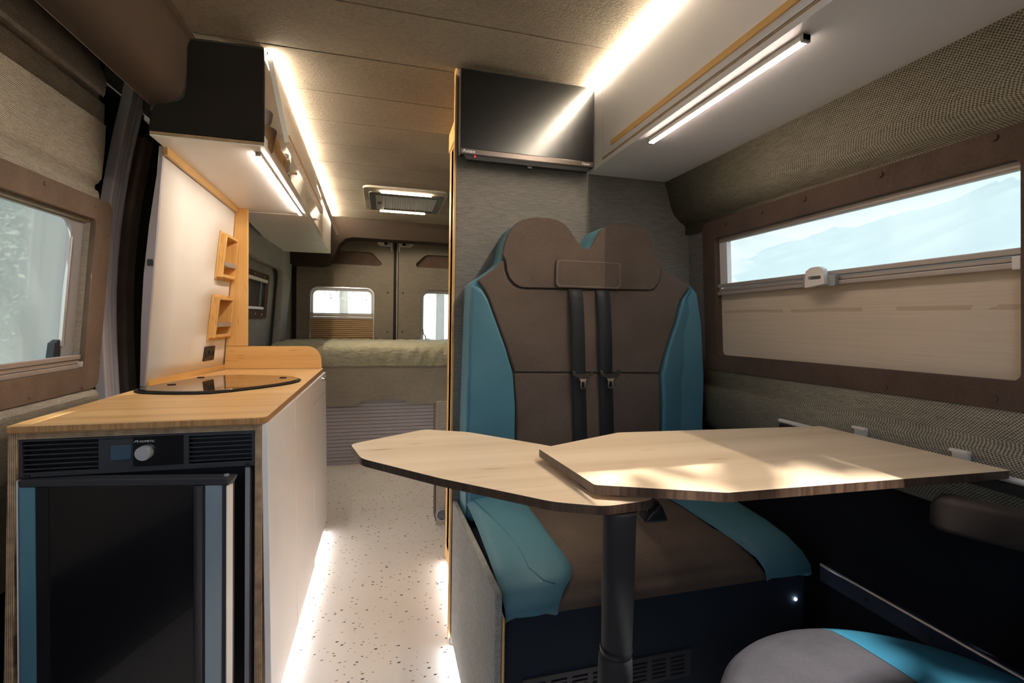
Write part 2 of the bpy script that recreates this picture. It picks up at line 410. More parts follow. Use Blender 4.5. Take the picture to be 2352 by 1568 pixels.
# left body side: sliding door (door_1), pillar, rear wall with a rounded window recess
wl_ = struct('wall_left', MB().plate([(1.86, 0), (4.95, 0), (4.95, 2.02), (1.86, 2.02)], [], fL, -.18, -.155), 'rubber')
rear_poly = [(2.705, .0), (4.66, .0), (4.66, 2.0), (2.705, 2.0)]
build('fabric_lining', MB().plate(rear_poly, [rr(2.95, 4.36, .72, 1.535, .10, 8)], lambda y, z, w: (XL(z) + .075 + w, y, z), 0, -.055), 'tweed_daylit', wl_, bevel=.018, seg=4)  # lighter tweed: window daylight is painted into the fabric colour
build('recess_back', MB().plate([(2.8, .6), (4.5, .6), (4.5, 1.62), (2.8, 1.62)], [rr(2.98, 4.06, 1.20, 1.43, .02)], fL, -.004, -.02), 'tweed_daylit', wl_)
build('cab_side', MB().plate([(-1.2, 0), (.62, 0), (.62, 2.0), (-1.2, 2.0)], [], fL, -.02, -.06), 'charcoal', wl_)

d1 = struct_root('door_1')
G = [(.30, .0), (.80, .0), (.83, .012), (.865, .03), (.885, .032), (.897, .022), (.905, .0)]
prof = lambda z, o: (XL(z) + o, z)
build('door_lower_lining', MB().sweep([prof(z, o) for z, o in G], [.6, 1.2, 1.80, 1.865], lambda a, y, b: (a, y, b)), 'tweed_warm', d1, smooth=True, solid=.01)
build('door_kick_panel', box(-1.03, -.985, .6, 1.9, .0, .72), 'dark_lining', d1)
U = [(1.44, .0), (1.535, .0), (1.548, -.004), (1.556, -.014), (1.572, -.014), (1.580, -.004), (1.59, .002), (1.68, .004), (1.763, .002), (1.766, -.004), (1.83, -.006), (1.838, -.018), (1.858, -.018), (1.864, -.008), (1.90, -.006), (1.93, -.016), (1.99, -.03)]
build('door_upper_lining', MB().sweep([prof(z, o) for z, o in U], [.6, 1.2, 1.80, 1.845, 1.87], lambda a, y, b: (a - (.02 if y > 1.86 else .004 if y > 1.83 else 0), y, b)), 'tweed_warm', d1, smooth=True, solid=.01, ang=50)
build('seal_shadow_gap', MB().plate([(1.83, .0), (2.36, .0), (2.36, 2.0), (1.83, 2.0)], [], fL, -.15, -.13), 'rubber', d1)
build('light_stop', MB().plate([(1.83, .0), (1.85, .0), (1.85, 2.0), (1.83, 2.0)], [], fL, -.14, -.021), 'rubber', d1)  # added filler that stops daylight leaking in behind the door
build('door_side_lining', MB().plate([(.6, .905), (1.875, .905), (1.872, 1.44), (.6, 1.44)], [rr(.93, 1.80, .975, 1.45, .02)], fL, -.02, 0), 'tweed_warm', d1)

w2 = struct_root('window_2')
build('window_frame', MB().plate(rr(.86, 1.888, .903, 1.517, .03), [rr(.95, 1.802, .976, 1.450, .014)], fL, -.012, .016), 'brown_trim', w2, bevel=.005, seg=3)
scr = None
for y, z in ((1.56, 1.498), (1.793, 1.491), (1.30, 1.50), (1.571, .921), (1.801, .914), (1.30, .925), (1.866, 1.41), (1.869, 1.171), (1.873, .991)):
    k = .006 if y < 1.86 else .004
    build('screw_head', MB().lathe([(k, 0), (k, .002), (k * .6, .004)], (XL(z) + .0155, y, z), 'X', 12), 'brown_trim', w2, smooth=True)
build('inner_frame', MB().plate(rr(.945, 1.806, .97, 1.456, .012), [rr(.955, 1.742, 1.0, 1.435, .03)], fL, -.028, -.016), 'greyplastic', w2)
build('gas_strut', MB().tube([(XL(1.37) - .02, 1.752, 1.385), (XL(1.1) - .02, 1.742, 1.05)], .008), 'alu', w2)
build('latch_block', MB().hexa([(XL(1) - .03, 1.70, 1.0), (XL(1) - .012, 1.70, 1.0), (XL(1) - .012, 1.735, 1.0), (XL(1) - .03, 1.735, 1.0), (XL(1) - .03, 1.712, 1.06), (XL(1) - .012, 1.712, 1.06), (XL(1) - .012, 1.735, 1.07), (XL(1) - .03, 1.735, 1.07)]), 'black', w2)
build('pane', MB().plate([(.95, .98), (1.80, .98), (1.80, 1.45), (.95, 1.45)], [], fL, -.040, -.036), 'glass', w2)
for a, b, o in ((.976, .990, .010), (.991, 1.003, .004), (1.005, 1.019, .010)):
    build('blind_rail', MB().plate([(.95, a), (1.80, a), (1.80, b), (.95, b)], [], fL, -.012, o - .004), 'alu_dull', w2, bevel=.002)
build('rail_end', MB().plate([(1.796, .98), (1.802, .98), (1.802, .998), (1.796, .998)], [], fL, 0, .012), 'plastic', w2)

# door pillar: white metal post with grooves, brown trim
BOW = lambda z: -.048 * math.sin(math.pi * max(0, min(1, (z - .80) / 1.18)))     # the body side bows outward at mid height
def bowed(y0, y1, w0, w1, z0, z1, n=14):
    mb_ = MB(); vs = []
    for k in range(n + 1):
        z = lerp(z0, z1, k / n); x = XL(z) + BOW(z)
        vs += [(x + w0, y0, z), (x + w1, y0, z), (x + w1, y1, z), (x + w0, y1, z)]
    fs = [(k * 4 + a, k * 4 + b, k * 4 + 4 + b, k * 4 + 4 + a) for k in range(n) for a, b in ((0, 1), (1, 2), (2, 3), (3, 0))]
    return mb_.add(vs, fs + [(3, 2, 1, 0), (n * 4, n * 4 + 1, n * 4 + 2, n * 4 + 3)])
post = struct('trim_3', bowed(1.985, 2.022, -.03, .004, .5, 1.99), 'white_metal', bevel=.004)
for a, b, o in ((2.024, 2.034, -.006), (2.036, 2.046, .002), (2.048, 2.058, -.004), (2.060, 2.074, .004)):
    build('post_rib', bowed(a, b, -.03, o, .5, 1.985), 'white_metal', post, bevel=.002)
build('post_top_plate', MB().plate([(2.036, 1.90), (2.05, 1.90), (2.05, 1.955), (2.036, 1.955)], [], fL, .002, .008), 'alu', post)
struct('trim_4', bowed(2.118, 2.19, -.03, .010, .5, 1.83), 'brown_trim', bevel=.010, seg=3)
struct('trim_5', bowed(2.195, 2.26, -.03, .004, .5, 1.83), 'rubber')

# right body side
wr = struct_root('wall_right')
upr = [(2.0, .03), (1.72, .085), (1.70, .086), (1.60, .062), (1.578, .052), (1.556, .03), (1.545, .010), (1.538, .002), (1.50, .002)]
build('upper_fabric', MB().sweep([(XR(z) - o, z) for z, o in upr], [-.3, .4, 1.0, 1.632], lambda a, y, b: (a, y, b)), 'tweed_dark', wr, smooth=True, solid=.01, ang=60)
low = [(1.02, .002), (.925, .002), (.912, .010), (.900, .022), (.885, .028), (.862, .032), (.80, .034), (.782, .030), (.770, .014), (.765, -.005), (.52, -.01)]
build('lower_fabric', MB().sweep([(XR(z) - o, z) for z, o in low[:-1]], [-.3, .4, 1.0, 1.632], lambda a, y, b: (a, y, b)), 'tweed_dark', wr, smooth=True, solid=.01, ang=60)
build('window_surround', MB().plate([(-.3, .95), (1.632, .95), (1.632, 1.56), (-.3, 1.56)], [rr(.56, 1.475, 1.03, 1.48, .02)], fR, -.02, .0), 'tweed', wr)
build('lower_panel', MB().plate([(-1.2, 0), (1.66, 0), (1.66, .775), (-1.2, .775)], [], fR, -.03, .0), 'dark_lining', wr)  # lower wall lies in shade; that darkness is painted in as near-black
build('cab_side', MB().plate([(-1.2, .7), (-.3, .7), (-.3, 2.0), (-1.2, 2.0)], [], fR, -.06, -.02), 'charcoal', wr)
build('rear_side', box(1.19, 1.23, 1.66, 4.95, 0, 2.02), 'tweed', wr)
build('upper_skin', MB().plate([(-1.2, 1.5), (1.66, 1.5), (1.66, 2.05), (-1.2, 2.05)], [], fR, -.06, -.035), 'rubber', wr)

w1 = struct_root('window_1')
dz = lambda y: (1.5 - y) * .014
fRt = lambda y, z, w: fR(y, z + dz(y), w)
build('window_frame', MB().plate(rr(.50, 1.527, .978, 1.522, .03), [rr(.612, 1.462, 1.036, 1.458, .016)], fRt, -.012, .014), 'brown', w1, bevel=.005, seg=3)
for y, z in ((.651, 1.508), (.869, 1.504), (1.081, 1.502), (1.238, 1.500), (1.40, 1.497), (1.228, .993), (1.071, .990), (.865, .995), (.653, .998), (1.40, .995)):
    build('screw_head', MB().lathe([(.007, 0), (.007, .002), (.004, .0045)], (XR(z) - .0135 - .0045, y, z + dz(y)), 'X', 12), 'brown', w1, smooth=True)
build('side_channel', MB().plate(rr(1.425, 1.466, 1.28, 1.462, .004), [], fRt, -.026, -.008), 'lilac', w1, bevel=.004)
build('blind_housing', MB().plate([(.60, 1.440), (1.466, 1.440), (1.466, 1.462), (.60, 1.462)], [], fRt, -.022, -.004), 'alu_dull', w1, bevel=.006, seg=3)
build('pane', MB().plate([(.60, 1.2), (1.47, 1.2), (1.47, 1.47), (.60, 1.47)], [], fRt, -.034, -.030), 'glass_r', w1)
for a, b, o in ((1.279, 1.292, .004), (1.266, 1.277, -.001), (1.2525, 1.2645, .006)):
    build('blind_rail', MB().plate([(.612, a), (1.462, a), (1.462, b), (.612, b)], [], fRt, -.02, o), 'alu_dull', w1, bevel=.002)
build('rail_end', MB().plate([(.614, 1.250), (.628, 1.250), (.628, 1.276), (.614, 1.276)], [], fRt, -.02, .009), 'plastic', w1, bevel=.002)
build('blind_cloth', MB().plate([(.60, 1.02), (1.47, 1.02), (1.47, 1.255), (.60, 1.255)], [], fRt, -.016, -.012), 'blind', w1)
lt = build('latch_bracket', MB().plate(rr(.988, 1.088, 1.256, 1.286, .006), [], fR, .006, .018), 'greyplastic', w1, bevel=.003)
build('latch_grip', MB().plate([(1.008, 1.262), (1.070, 1.254), (1.066, 1.300), (1.05, 1.309), (1.025, 1.310), (1.012, 1.302)], [rr(1.018, 1.058, 1.276, 1.285, .004)], fR, .016, .032), 'plastic', lt, bevel=.004, seg=3)

# rear end of the van: two doors with windows, header
wr4 = struct('wall_rear', box(-1.05, 1.25, 4.84, 4.9, 0, .9), 'rubber')
build('corner_lining', box(-.96, -.842, 4.66, 4.80, .3, 2.0), 'tweed', wr4, bevel=.02, seg=3)
build('corner_seal', box(-.842, -.802, 4.755, 4.83, .3, 2.0), 'rubber', wr4)
trap = lambda x0, x1, f0, f1: [(x0, 1.672), (x0 + .02, 1.662), (x1 - .03, 1.655), (x1, 1.662), (x1 + .004, 1.682), (x1 - f1, 1.772), (x1 - f1 - .04, 1.785), (x0 + f0 + .03, 1.785), (x0 + f0, 1.772), (x0, 1.695)]
def rear_door(name, x0, x1, recess, win, blind):
    d = struct_root(name)
    wx0, wx1 = win
    glass = rr(wx0, wx1, .80, 1.435, .07, 6)
    build('door_lining', MB().plate([(x0, .3), (x1, .3), (x1, 1.99), (x0, 1.99)], [recess, glass], fY(4.75), 0, .04), 'tweed_rear_shaded', d, bevel=.006, seg=3)  # darker tweed: shade from the header is painted into the colour
    build('grab_recess', MB().plate([(x0 + .005, 1.60), (x1 - .005, 1.60), (x1 - .005, 1.83), (x0 + .005, 1.83)], [], fY(4.785), 0, .02), 'brown', d)
    build('lower_skin', box(x0, x1, 4.80, 4.83, .3, .8), 'rubber', d)
    build('upper_skin', box(x0, x1, 4.80, 4.83, 1.435, 2.0), 'rubber', d)
    for a, b in ((x0, wx0), (wx1, x1)): build('side_skin', box(a, b, 4.81, 4.83, .8, 1.435), 'rubber', d)
    f = build('window_seal', MB().plate(rr(wx0 - .006, wx1 + .006, .79, 1.441, .075), [rr(wx0 + .006, wx1 - .006, .81, 1.429, .065)], fY(4.742), 0, .03), 'chrome', d, bevel=.003)
    build('window_liner', MB().plate(rr(wx0, wx1, .80, 1.435, .07), [rr(wx0 + .024, wx1 - .024, .83, 1.405, .045)], fY(4.775), 0, .02), 'alu', d)
    build('pane', MB().plate(glass, [], fY(4.80), 0, .004), 'glass_b', d)
    if blind:
        for a, b in ((1.185, 1.192), ): build('blind_edge', box(wx0, wx1, 4.752, 4.775, a, b), 'black', d)
        build('blind_bar', box(wx0 - .006, wx1 + .006, 4.742, 4.768, 1.160, 1.184), 'alu_dull', d, bevel=.003)
        build('blind_bar', box(wx0 - .006, wx1 + .006, 4.746, 4.768, 1.137, 1.158), 'alu_dull', d, bevel=.003)
        zz = MB(); k = 0; z = 1.137
        prof_ = []
        while z > .84: prof_.append((4.748 + (.010 if k % 2 else 0), z)); z -= .0095; k += 1
        zz.grid(lambda u, v: (wx0 + (wx1 - wx0) * u, prof_[round(v * (len(prof_) - 1))][0], prof_[round(v * (len(prof_) - 1))][1]), 1, len(prof_) - 1)
        build('pleated_blind', zz, 'pleat', d, solid=.002)
        for q in (0, 1, 2):
            build('pressed_rib', MB().tube([(x0 + .12, 4.752, 1.585 + .022 * q), (x1 - .20, 4.752, 1.580 + .022 * q)], .004, 6), 'tweed_rear_shaded', d, smooth=True)
    return d
d2 = rear_door('door_2', -.80, .075, trap(-.748, -.042, .22, .075), (-.682, -.108), True)
d3 = rear_door('door_3', .115, 1.16, trap(.29, 1.0, .08, .2), (.343, .95), False)
for d, xs in ((d2, .02), (d3, .165)):
    for z in (1.40, 1.02): build('screw_head', MB().lathe([(.008, -.003), (.008, 0)], (xs, 4.75, z), 'Y', 10), 'rubber', d)
build('door_gap_seal', box(.075, .104, 4.748, 4.82, .3, 1.98), 'rubber', d2)
build('pull_rod', MB().tube([(.108, 4.742, .3), (.108, 4.742, 1.95)], .006, 8), 'alu_dull', d3, smooth=True)
build('cord', MB().tube([(.36, 4.735, 1.05), (.365, 4.73, 1.0), (.385, 4.73, .985), (.392, 4.73, .92)], .005, 6), 'black', d3, smooth=True)
for d, a, s in ((d2, .005, 1), (d3, .175, -1)):
    lb = build('top_latch', MB().plate([(a - s * .085, 1.905), (a + s * .055, 1.905), (a + s * .055, 1.80), (a + s * .044, 1.80), (a + s * .040, 1.845), (a - s * .06, 1.85), (a - s * .085, 1.868)], [], fY(4.722), 0, .026), 'plastic', d, bevel=.004, seg=3)
    build('latch_slot', box(a - .022, a + .012, 4.716, 4.724, 1.858, 1.90), 'black', lb)
    build('latch_bolt', MB().lathe([(.009, -.006), (.009, .0)], (a + .030, 4.722, 1.868), 'Y', 10), 'greyplastic', lb)
arch = [(-.95, 2.012), (-.95, 1.62), (-.56, 1.62), (-.50, 1.64), (-.44, 1.72), (-.40, 1.80), (-.35, 1.845), (-.28, 1.862), (1.2, 1.855), (1.2, 2.012)]
struct('trim_6', MB().plate(arch, [], lambda x, z, w: (x, 4.32 + w + (2.01 - z) * .62, z), 0, .18), 'header_suede_shaded', bevel=.006)  # suede darkened to paint in the shade away from the LED strips

# window in the rear left side wall
w3 = struct_root('window_3')
fL3 = lambda y, z, w: (XL(z) + .0 + w, y, z)
build('window_frame', MB().plate(rr(2.98, 4.13, 1.135, 1.475, .02), [rr(3.06, 4.04, 1.205, 1.432, .01)], fL3, -.004, .014), 'brown', w3, bevel=.003)
build('blind_rail', MB().plate([(3.1, 1.408), (4.06, 1.408), (4.06, 1.432), (3.1, 1.432)], [], fL3, .0, .022), 'plastic', w3, bevel=.003)
build('sill_rail', MB().plate([(3.06, 1.200), (4.0, 1.200), (4.0, 1.222), (3.06, 1.222)], [], fL3, .0, .02), 'alu', w3, bevel=.003)
build('pane', MB().plate([(3.06, 1.20), (4.04, 1.20), (4.04, 1.43), (3.06, 1.43)], [], fL3, -.024, -.02), 'glass', w3)
build('pillar_behind_pane', MB().plate([(3.84, 1.20), (4.05, 1.20), (4.05, 1.43), (3.90, 1.43)], [], fL3, -.05, -.03), 'black', w3)
for y, z in ((3.70, 1.455), (3.98, 1.452), (3.80, 1.17), (3.98, 1.165)):
    build('screw_head', MB().lathe([(.007, 0), (.005, .004)], (XL(z) + .013, y, z), 'X', 10), 'alu', w3)

# front of the cab: cowl below and roof edge above the windscreen opening
wf = struct('wall_front', box(-1.05, 1.25, -1.02, -.93, 0, 1.12), 'charcoal')
build('unseen_light_block', box(-.28, 1.25, -1.02, -.96, 1.12, 2.05), 'charcoal', wf)  # added out of view to keep windscreen light off the right side
build('windscreen_header', box(-1.05, -.28, -1.02, -.96, 1.92, 2.05), 'charcoal', wf)

# ------------------------------------------------------------------ bathroom partition and its niche
pt = thing('partition_panel', (.72, 1.64, 0), 'grey tweed covered partition panel behind the double bench', 'partition')
build('fabric_face', MB().plate([(.231, .0), (1.19, .0), (1.165, 1.55), (1.10, 1.60), (1.085, 1.72), (1.085, 2.010), (.229, 2.010)], [], fY(1.632), 0, .02), 'tweed', pt, bevel=.004)
build('bamboo_edge', box(.2245, .2305, 1.630, 1.655, .03, 2.010), 'bamboo', pt)
build('fabric_seam', box(.7385, .7405, 1.6305, 1.634, 1.25, 1.71), 'tweed', pt)
nf = thing('niche_cupboard', (.45, 1.93, .03), 'bamboo framed niche in the side of the partition facing the aisle', 'cupboard')
xa = .285
build('frame', MB().plate([(1.66, .03), (2.22, .03), (2.22, 2.008), (1.66, 2.008)], [[(1.70, .13), (2.165, .13), (2.165, 1.915), (1.70, 1.915)]], fX(xa), 0, .018), 'bamboo_y', nf)
build('top_rail', box(xa - .006, xa, 1.66, 2.22, 1.925, 2.008), 'bamboo_y', nf)
build('far_post', box(xa + .001, xa + .24, 2.165, 2.22, .13, 1.915), 'bamboo', nf)
build('bottom_board', box(xa, xa + .24, 1.70, 2.165, .10, .13), 'bamboo_y', nf)
build('back', box(xa + .24, xa + .26, 1.66, 2.22, .03, 2.0), 'bamboo', nf)
build('rear_block', box(xa + .06, 1.18, 2.222, 2.615, 0, 2.0), 'tweed', nf)

# ------------------------------------------------------------------ kitchen cabinet and worktop
kx = lambda z: -.305 + .014 * (.86 - z) / .86      # door faces lean a hair
def leaf(y0, y1, z0, z1, t=.016):
    return MB().hexa([(kx(z0) - t, y0, z0), (kx(z0), y0, z0), (kx(z0), y1, z0), (kx(z0) - t, y1, z0), (kx(z1) - t, y0, z1), (kx(z1), y0, z1), (kx(z1), y1, z1), (kx(z1) - t, y1, z1)])
kc = thing('kitchen_cabinet', (-.58, 2.03, 0), 'long white kitchen base cabinet with plywood edges under the bamboo worktop', 'cabinet')
build('left_panel', MB().hexa([(-.889, 1.398, 0), (-.872, 1.398, 0), (-.872, 2.69, 0), (-.889, 2.69, 0), (-.871, 1.398, .862), (-.854, 1.398, .862), (-.80, 2.69, .862), (-.82, 2.69, .862)]), 'plyx', kc, bevel=.001)
build('end_panel', box(-.3355, -.3185, 1.398, 2.69, .06, .862), 'plyx', kc)
build('top_rail', box(-.854, -.3355, 1.399, 1.45, .8435, .862), 'plyz', kc)
build('rear_panel', box(-.80, -.32, 2.674, 2.69, .0, .86), 'white', kc)
build('kick_board', box(-.36, -.345, 1.42, 2.66, .0, .06), 'white', kc)
build('side_door', leaf(1.400, 1.795, .045, .860), 'white', kc, bevel=.0015)
build('side_door', leaf(1.799, 2.228, .045, .858), 'white', kc, bevel=.0015)
build('side_door', leaf(2.232, 2.684, .070, .760, .015), 'white', kc, bevel=.0015)
dr = build('drawer', leaf(2.232, 2.684, .764, .858, .015), 'white', kc, bevel=.0015)
build('lock_knob', MB().lathe([(.012, 0), (.012, .004), (.006, .006), (.006, .012), (.009, .015), (.007, .018)], (-.306, 2.53, .840), 'X', 16), 'chrome', dr, smooth=True)

wt = MB().plate([(-.864, 1.379), (-.335, 1.383), (-.318, 1.386), (-.309, 1.396), (-.307, 1.42), (-.316, 2.678), (-.776, 2.678), (-.848, 2.2), (-.866, 1.95), (-.868, 1.42)], [], fZ(.862), 0, .018)
tag(build('worktop', wt, 'worktop', bevel=.0035, seg=3), 'honey bamboo kitchen worktop carrying the dark glass hob', 'worktop')

# tall white backsplash panel leaning with the wall
A, B_, D_, E_ = (-.868, 2.05, .882), (-.790, 2.70, .882), (-.738, 2.70, 1.697), (-.703, 1.79, 1.697)
def quad(u, v):
    p = [(A[i] * (1 - u) + B_[i] * u) * (1 - v) + (E_[i] * (1 - u) + D_[i] * u) * v for i in range(3)]
    return tuple(p)
bsp = thing('backsplash_panel', (-.8, 2.4, .88), 'white backsplash panel rising from the worktop to the overhead cabinet', 'panel')
NY0, NY1 = 2.480, 2.668; NZ = ((1.045, 1.240), (1.330, 1.535))
def uvy(y, z):     # point of the backsplash face at given y, z
    v = (z - .882) / (1.697 - .882); ya = 2.05 + (1.79 - 2.05) * v
    return quad((y - ya) / (2.70 - ya), v)
mb = MB(); zs_ = sorted({.882, .96, 1.10, 1.17, 1.285, 1.40, 1.47, 1.61, 1.697, *NZ[0], *NZ[1]})
row = lambda z: [lerp(2.05 - .26 * (z - .882) / .815, NY0, t) for t in (0, .33, .66, 1)] + [NY1, 2.70]
for za, zb in zip(zs_[:-1], zs_[1:]):
    for k in range(5):
        if k == 3 and any(a <= za and zb <= b for a, b in NZ): continue
        p = [uvy(row(za)[k], za), uvy(row(za)[k + 1], za), uvy(row(zb)[k + 1], zb), uvy(row(zb)[k], zb)]
        mb.add(p, [(0, 1, 2, 3)])
fo = build('face', mb, 'cream', bsp, smooth=True)
bm_ = bmesh.new(); bm_.from_mesh(fo.data); bmesh.ops.remove_doubles(bm_, verts=bm_.verts, dist=1e-5); bmesh.ops.recalc_face_normals(bm_, faces=bm_.faces)
if sum(f.normal.x for f in bm_.faces) < 0: bmesh.ops.reverse_faces(bm_, faces=bm_.faces)
bm_.to_mesh(fo.data); bm_.free()
md_ = fo.modifiers.new('solid', 'SOLIDIFY'); md_.thickness = .012; md_.offset = -1
es = MB(); vs_ = []
for v, o in ((0, .012), (.15, .018), (.3, .024), (.5, .027), (.7, .022), (.85, .014), (1, .005)):
    q = quad(0, v); vs_ += [(q[0] - o, q[1] - .002, q[2]), (q[0] + .001, q[1] - .002, q[2]), (q[0] + .001, q[1] + .010, q[2]), (q[0] - o, q[1] + .010, q[2])]
es.add(vs_, [tuple(k * 4 + e for e in (a, b)) + tuple((k + 1) * 4 + e for e in (b, a)) for k in range(6) for a, b in ((0, 1), (1, 2), (2, 3), (3, 0))] + [(3, 2, 1, 0), (24, 25, 26, 27)])
build('edge_strip', es, 'blue_lit_edge', bsp)  # white edge; the bluish light on it is painted into the colour
qs = quad(0, .55); build('door_sensor', box(qs[0] - .018, qs[0] - .001, qs[1] - .008, qs[1], qs[2] - .011, qs[2] + .011), 'black', bsp, bevel=.002)
t0, t1 = quad(0, 1), quad(1, 1)
build('top_strip', MB().hexa([(t0[0], t0[1], 1.672), (t0[0] + .012, t0[1], 1.672), (t1[0] + .012, t1[1], 1.672), (t1[0], t1[1], 1.672), (t0[0], t0[1], 1.697), (t0[0] + .012, t0[1], 1.697), (t1[0] + .012, t1[1], 1.697), (t1[0], t1[1], 1.697)]), 'bamboo_y', bsp)
t0, t1 = quad(.02, .0), quad(1, .0)
build('bottom_strip', MB().hexa([(t0[0], t0[1], .8805), (t0[0] + .010, t0[1], .8805), (t1[0] + .010, t1[1], .8805), (t1[0], t1[1], .8805), (t0[0], t0[1], .902), (t0[0] + .008, t0[1], .902), (t1[0] + .008, t1[1], .902), (t1[0], t1[1], .902)]), 'bamboo_y', bsp)

# L shaped bamboo splash board with tall post
arc = [(-.347 - .055 + .075 * math.sin(math.radians(a)), .996 - .075 + .075 * math.cos(math.radians(a))) for a in range(0, 91, 10)]
Lp = [(-.786, .8805), (-.325, .8805)] + list(reversed(arc)) + [(-.681, .996), (-.681, 1.697), (-.736, 1.697)]
sb = thing('splash_board', (-.55, 2.69, .88), 'bamboo splash board with a tall post at the far end of the worktop', 'panel')
build('board', MB().plate([p for p in Lp if p[1] <= .997] + [(-.779, .996)], [], fY(2.680), 0, .02), 'bamboo_h', sb, bevel=.003)
build('post', MB().plate([(-.779, .9975), (-.681, .9975), (-.681, 1.697), (-.736, 1.697)], [], fY(2.680), 0, .02), 'bamboo', sb, bevel=.002)

# hob with smoked glass lid
hp = [(-.853, 1.945), (-.835, 1.90), (-.797, 1.866), (-.74, 1.843), (-.687, 1.829), (-.63, 1.822), (-.581, 1.824), (-.52, 1.862), (-.445, 1.937), (-.39, 2.005), (-.357, 2.06), (-.342, 2.11), (-.345, 2.17), (-.376, 2.236), (-.43, 2.275), (-.494, 2.300), (-.606, 2.331), (-.70, 2.325), (-.762, 2.25), (-.80, 2.15), (-.835, 2.03)]
cx = sum(p[0] for p in hp) / len(hp); cy = sum(p[1] for p in hp) / len(hp)
hb = thing('hob', (cx, cy, .88), 'black rimmed hob under a dark reflective glass lid on the worktop', 'hob')
build('rubber_rim', MB().prism(hp, fZ(.8795), 0, .007), 'rubber', hb, bevel=.002)
build('glass_lid', MB().prism([(cx + (x - cx) * .955, cy + (y - cy) * .955) for x, y in hp], fZ(.887), 0, .004), 'hob', hb, bevel=.001)
for x, y in ((-.765, 2.015), (-.742, 2.232), (-.417, 2.18)):
    build('lid_pad', MB().prism([(x + .014 * math.cos(a * .5236), y + .012 * math.sin(a * .5236)) for a in range(12)], fZ(.891), 0, .002), 'rubber', hb)

# niches and socket on the backsplash
def niche(y0, y1, z0, z1, label):
    b = uvy((y0 + y1) / 2, z0); t = thing('spice_niche', b, label, 'shelf', 'spice niches')
    f = lambda y, z, w: (uvy(y, z)[0] + w, y, z)
    build('flange', MB().plate([(y0 - .010, z0 - .010), (y1 + .008, z0 - .010), (y1 + .008, z1 + .010), (y0 - .010, z1 + .010)], [[(y0 + .004, z0 + .004), (y1 - .004, z0 + .004), (y1 - .004, z1 - .004), (y0 + .004, z1 - .004)]], f, .0005, .005), 'bamboo', t, bevel=.001)
    build('frame', MB().plate([(y0 + .001, z0 + .001), (y1 - .001, z0 + .001), (y1 - .001, z1 - .001), (y0 + .001, z1 - .001)], [[(y0 + .009, z0 + .016), (y1 - .012, z0 + .016), (y1 - .012, z1 - .014), (y0 + .009, z1 - .014)]], f, -.050, .030), 'bamboo', t, bevel=.002)
    build('back', MB().plate([(y0 + .002, z0 + .002), (y1 - .002, z0 + .002), (y1 - .002, z1 - .002), (y0 + .002, z1 - .002)], [], f, -.056, -.050), 'bamboo_h', t)
    zr = z0 + (z1 - z0) * .27
    build('rail', MB().plate([(y0 + .012, zr), (y1 - .010, zr), (y1 - .010, zr + .020), (y0 + .012, zr + .020)], [], f, .020, .031), 'alu_dull', t)
    build('rail_ledge', MB().plate([(y0 + .012, zr), (y1 - .010, zr), (y1 - .010, zr + .003), (y0 + .012, zr + .003)], [], f, -.02, .020), 'alu_dull', t)
niche(NY0, NY1, *NZ[1], 'upper of two bamboo spice niches on the white backsplash')
niche(NY0, NY1, *NZ[0], 'lower bamboo spice niche on the backsplash, above the socket')
so = thing('power_socket', uvy(2.508, .94), 'dark brown power socket plate on the backsplash below the niches', 'socket')
fs_ = lambda y, z, w: (uvy(y, z)[0] + w, y, z)
build('plate', MB().plate(rr(2.460, 2.556, .938, 1.006, .004), [], fs_, 0, .007), 'socket', so, bevel=.002)
for y, r in ((2.486, .020), (2.530, .014)):
    o = build('socket_ring', MB().plate([(y + r * math.cos(a * .3927), .972 + r * math.sin(a * .3927)) for a in range(16)], [[(y + r * .78 * math.cos(a * .3927), .972 + r * .78 * math.sin(a * .3927)) for a in range(16)]], fs_, .006, .011), 'bracket', so)
    build('socket_well', MB().prism([(y + r * .78 * math.cos(a * .3927), .972 + r * .78 * math.sin(a * .3927)) for a in range(16)], fs_, .0065, .0075), 'black', o)

# ------------------------------------------------------------------ fridge in the cabinet end
fr = thing('fridge', (-.6, 1.6, .02), 'black compressor fridge with its door ajar in the cabinet end', 'fridge')
build('carcass', box(-.852, -.3365, 1.43, 1.95, .02, .842), 'black', fr)
hd = build('control_panel', MB().plate([(-.852, .749), (-.3375, .747), (-.3375, .8425), (-.852, .8425)], [rr(-.846, -.692, .760, .836, .002), rr(-.494, -.345, .760, .833, .002)], fY(1.402), 0, .03), 'charcoal', fr, bevel=.0015)
for x0, x1 in ((-.848, -.69), (-.496, -.343)):
    build('vent_back', box(x0, x1, 1.426, 1.430, .758, .838), 'black', fr)
    for q in range(6):
        z = .7665 + q * .0118
        build('vent_slat', MB().hexa([(x0 + .003, 1.404, z), (x1 - .003, 1.404, z), (x1 - .003, 1.424, z - .004), (x0 + .003, 1.424, z - .004), (x0 + .003, 1.404, z + .003), (x1 - .003, 1.404, z + .003), (x1 - .003, 1.424, z), (x0 + .003, 1.424, z)]), 'charcoal', hd)
build('display', box(-.665, -.621, 1.3995, 1.403, .7815, .8185), 'display', hd, bevel=.001)
build('gloss_strip', box(-.617, -.505, 1.4005, 1.403, .762, .838), 'glass_black', hd)
kb = build('control_knob', MB().lathe([(.0185, 0), (.0185, -.013), (.0170, -.016)], (-.590, 1.4005, .7975), 'Y', 32), 'steel', hd, smooth=True)
text('DOMETIC', .0074, (-.5855, 1.3995, .8260), hd, sx=1.02)
lg = MB()
for pts in ([(-.6135, .8245), (-.6105, .8285), (-.6085, .8265)], [(-.6095, .8265), (-.6070, .8290), (-.6045, .8262), (-.6070, .8238)]):
    lg.tube([(x, 1.3992, z) for x, z in pts], .0008, 6)
build('emblem', lg, 'label', hd)
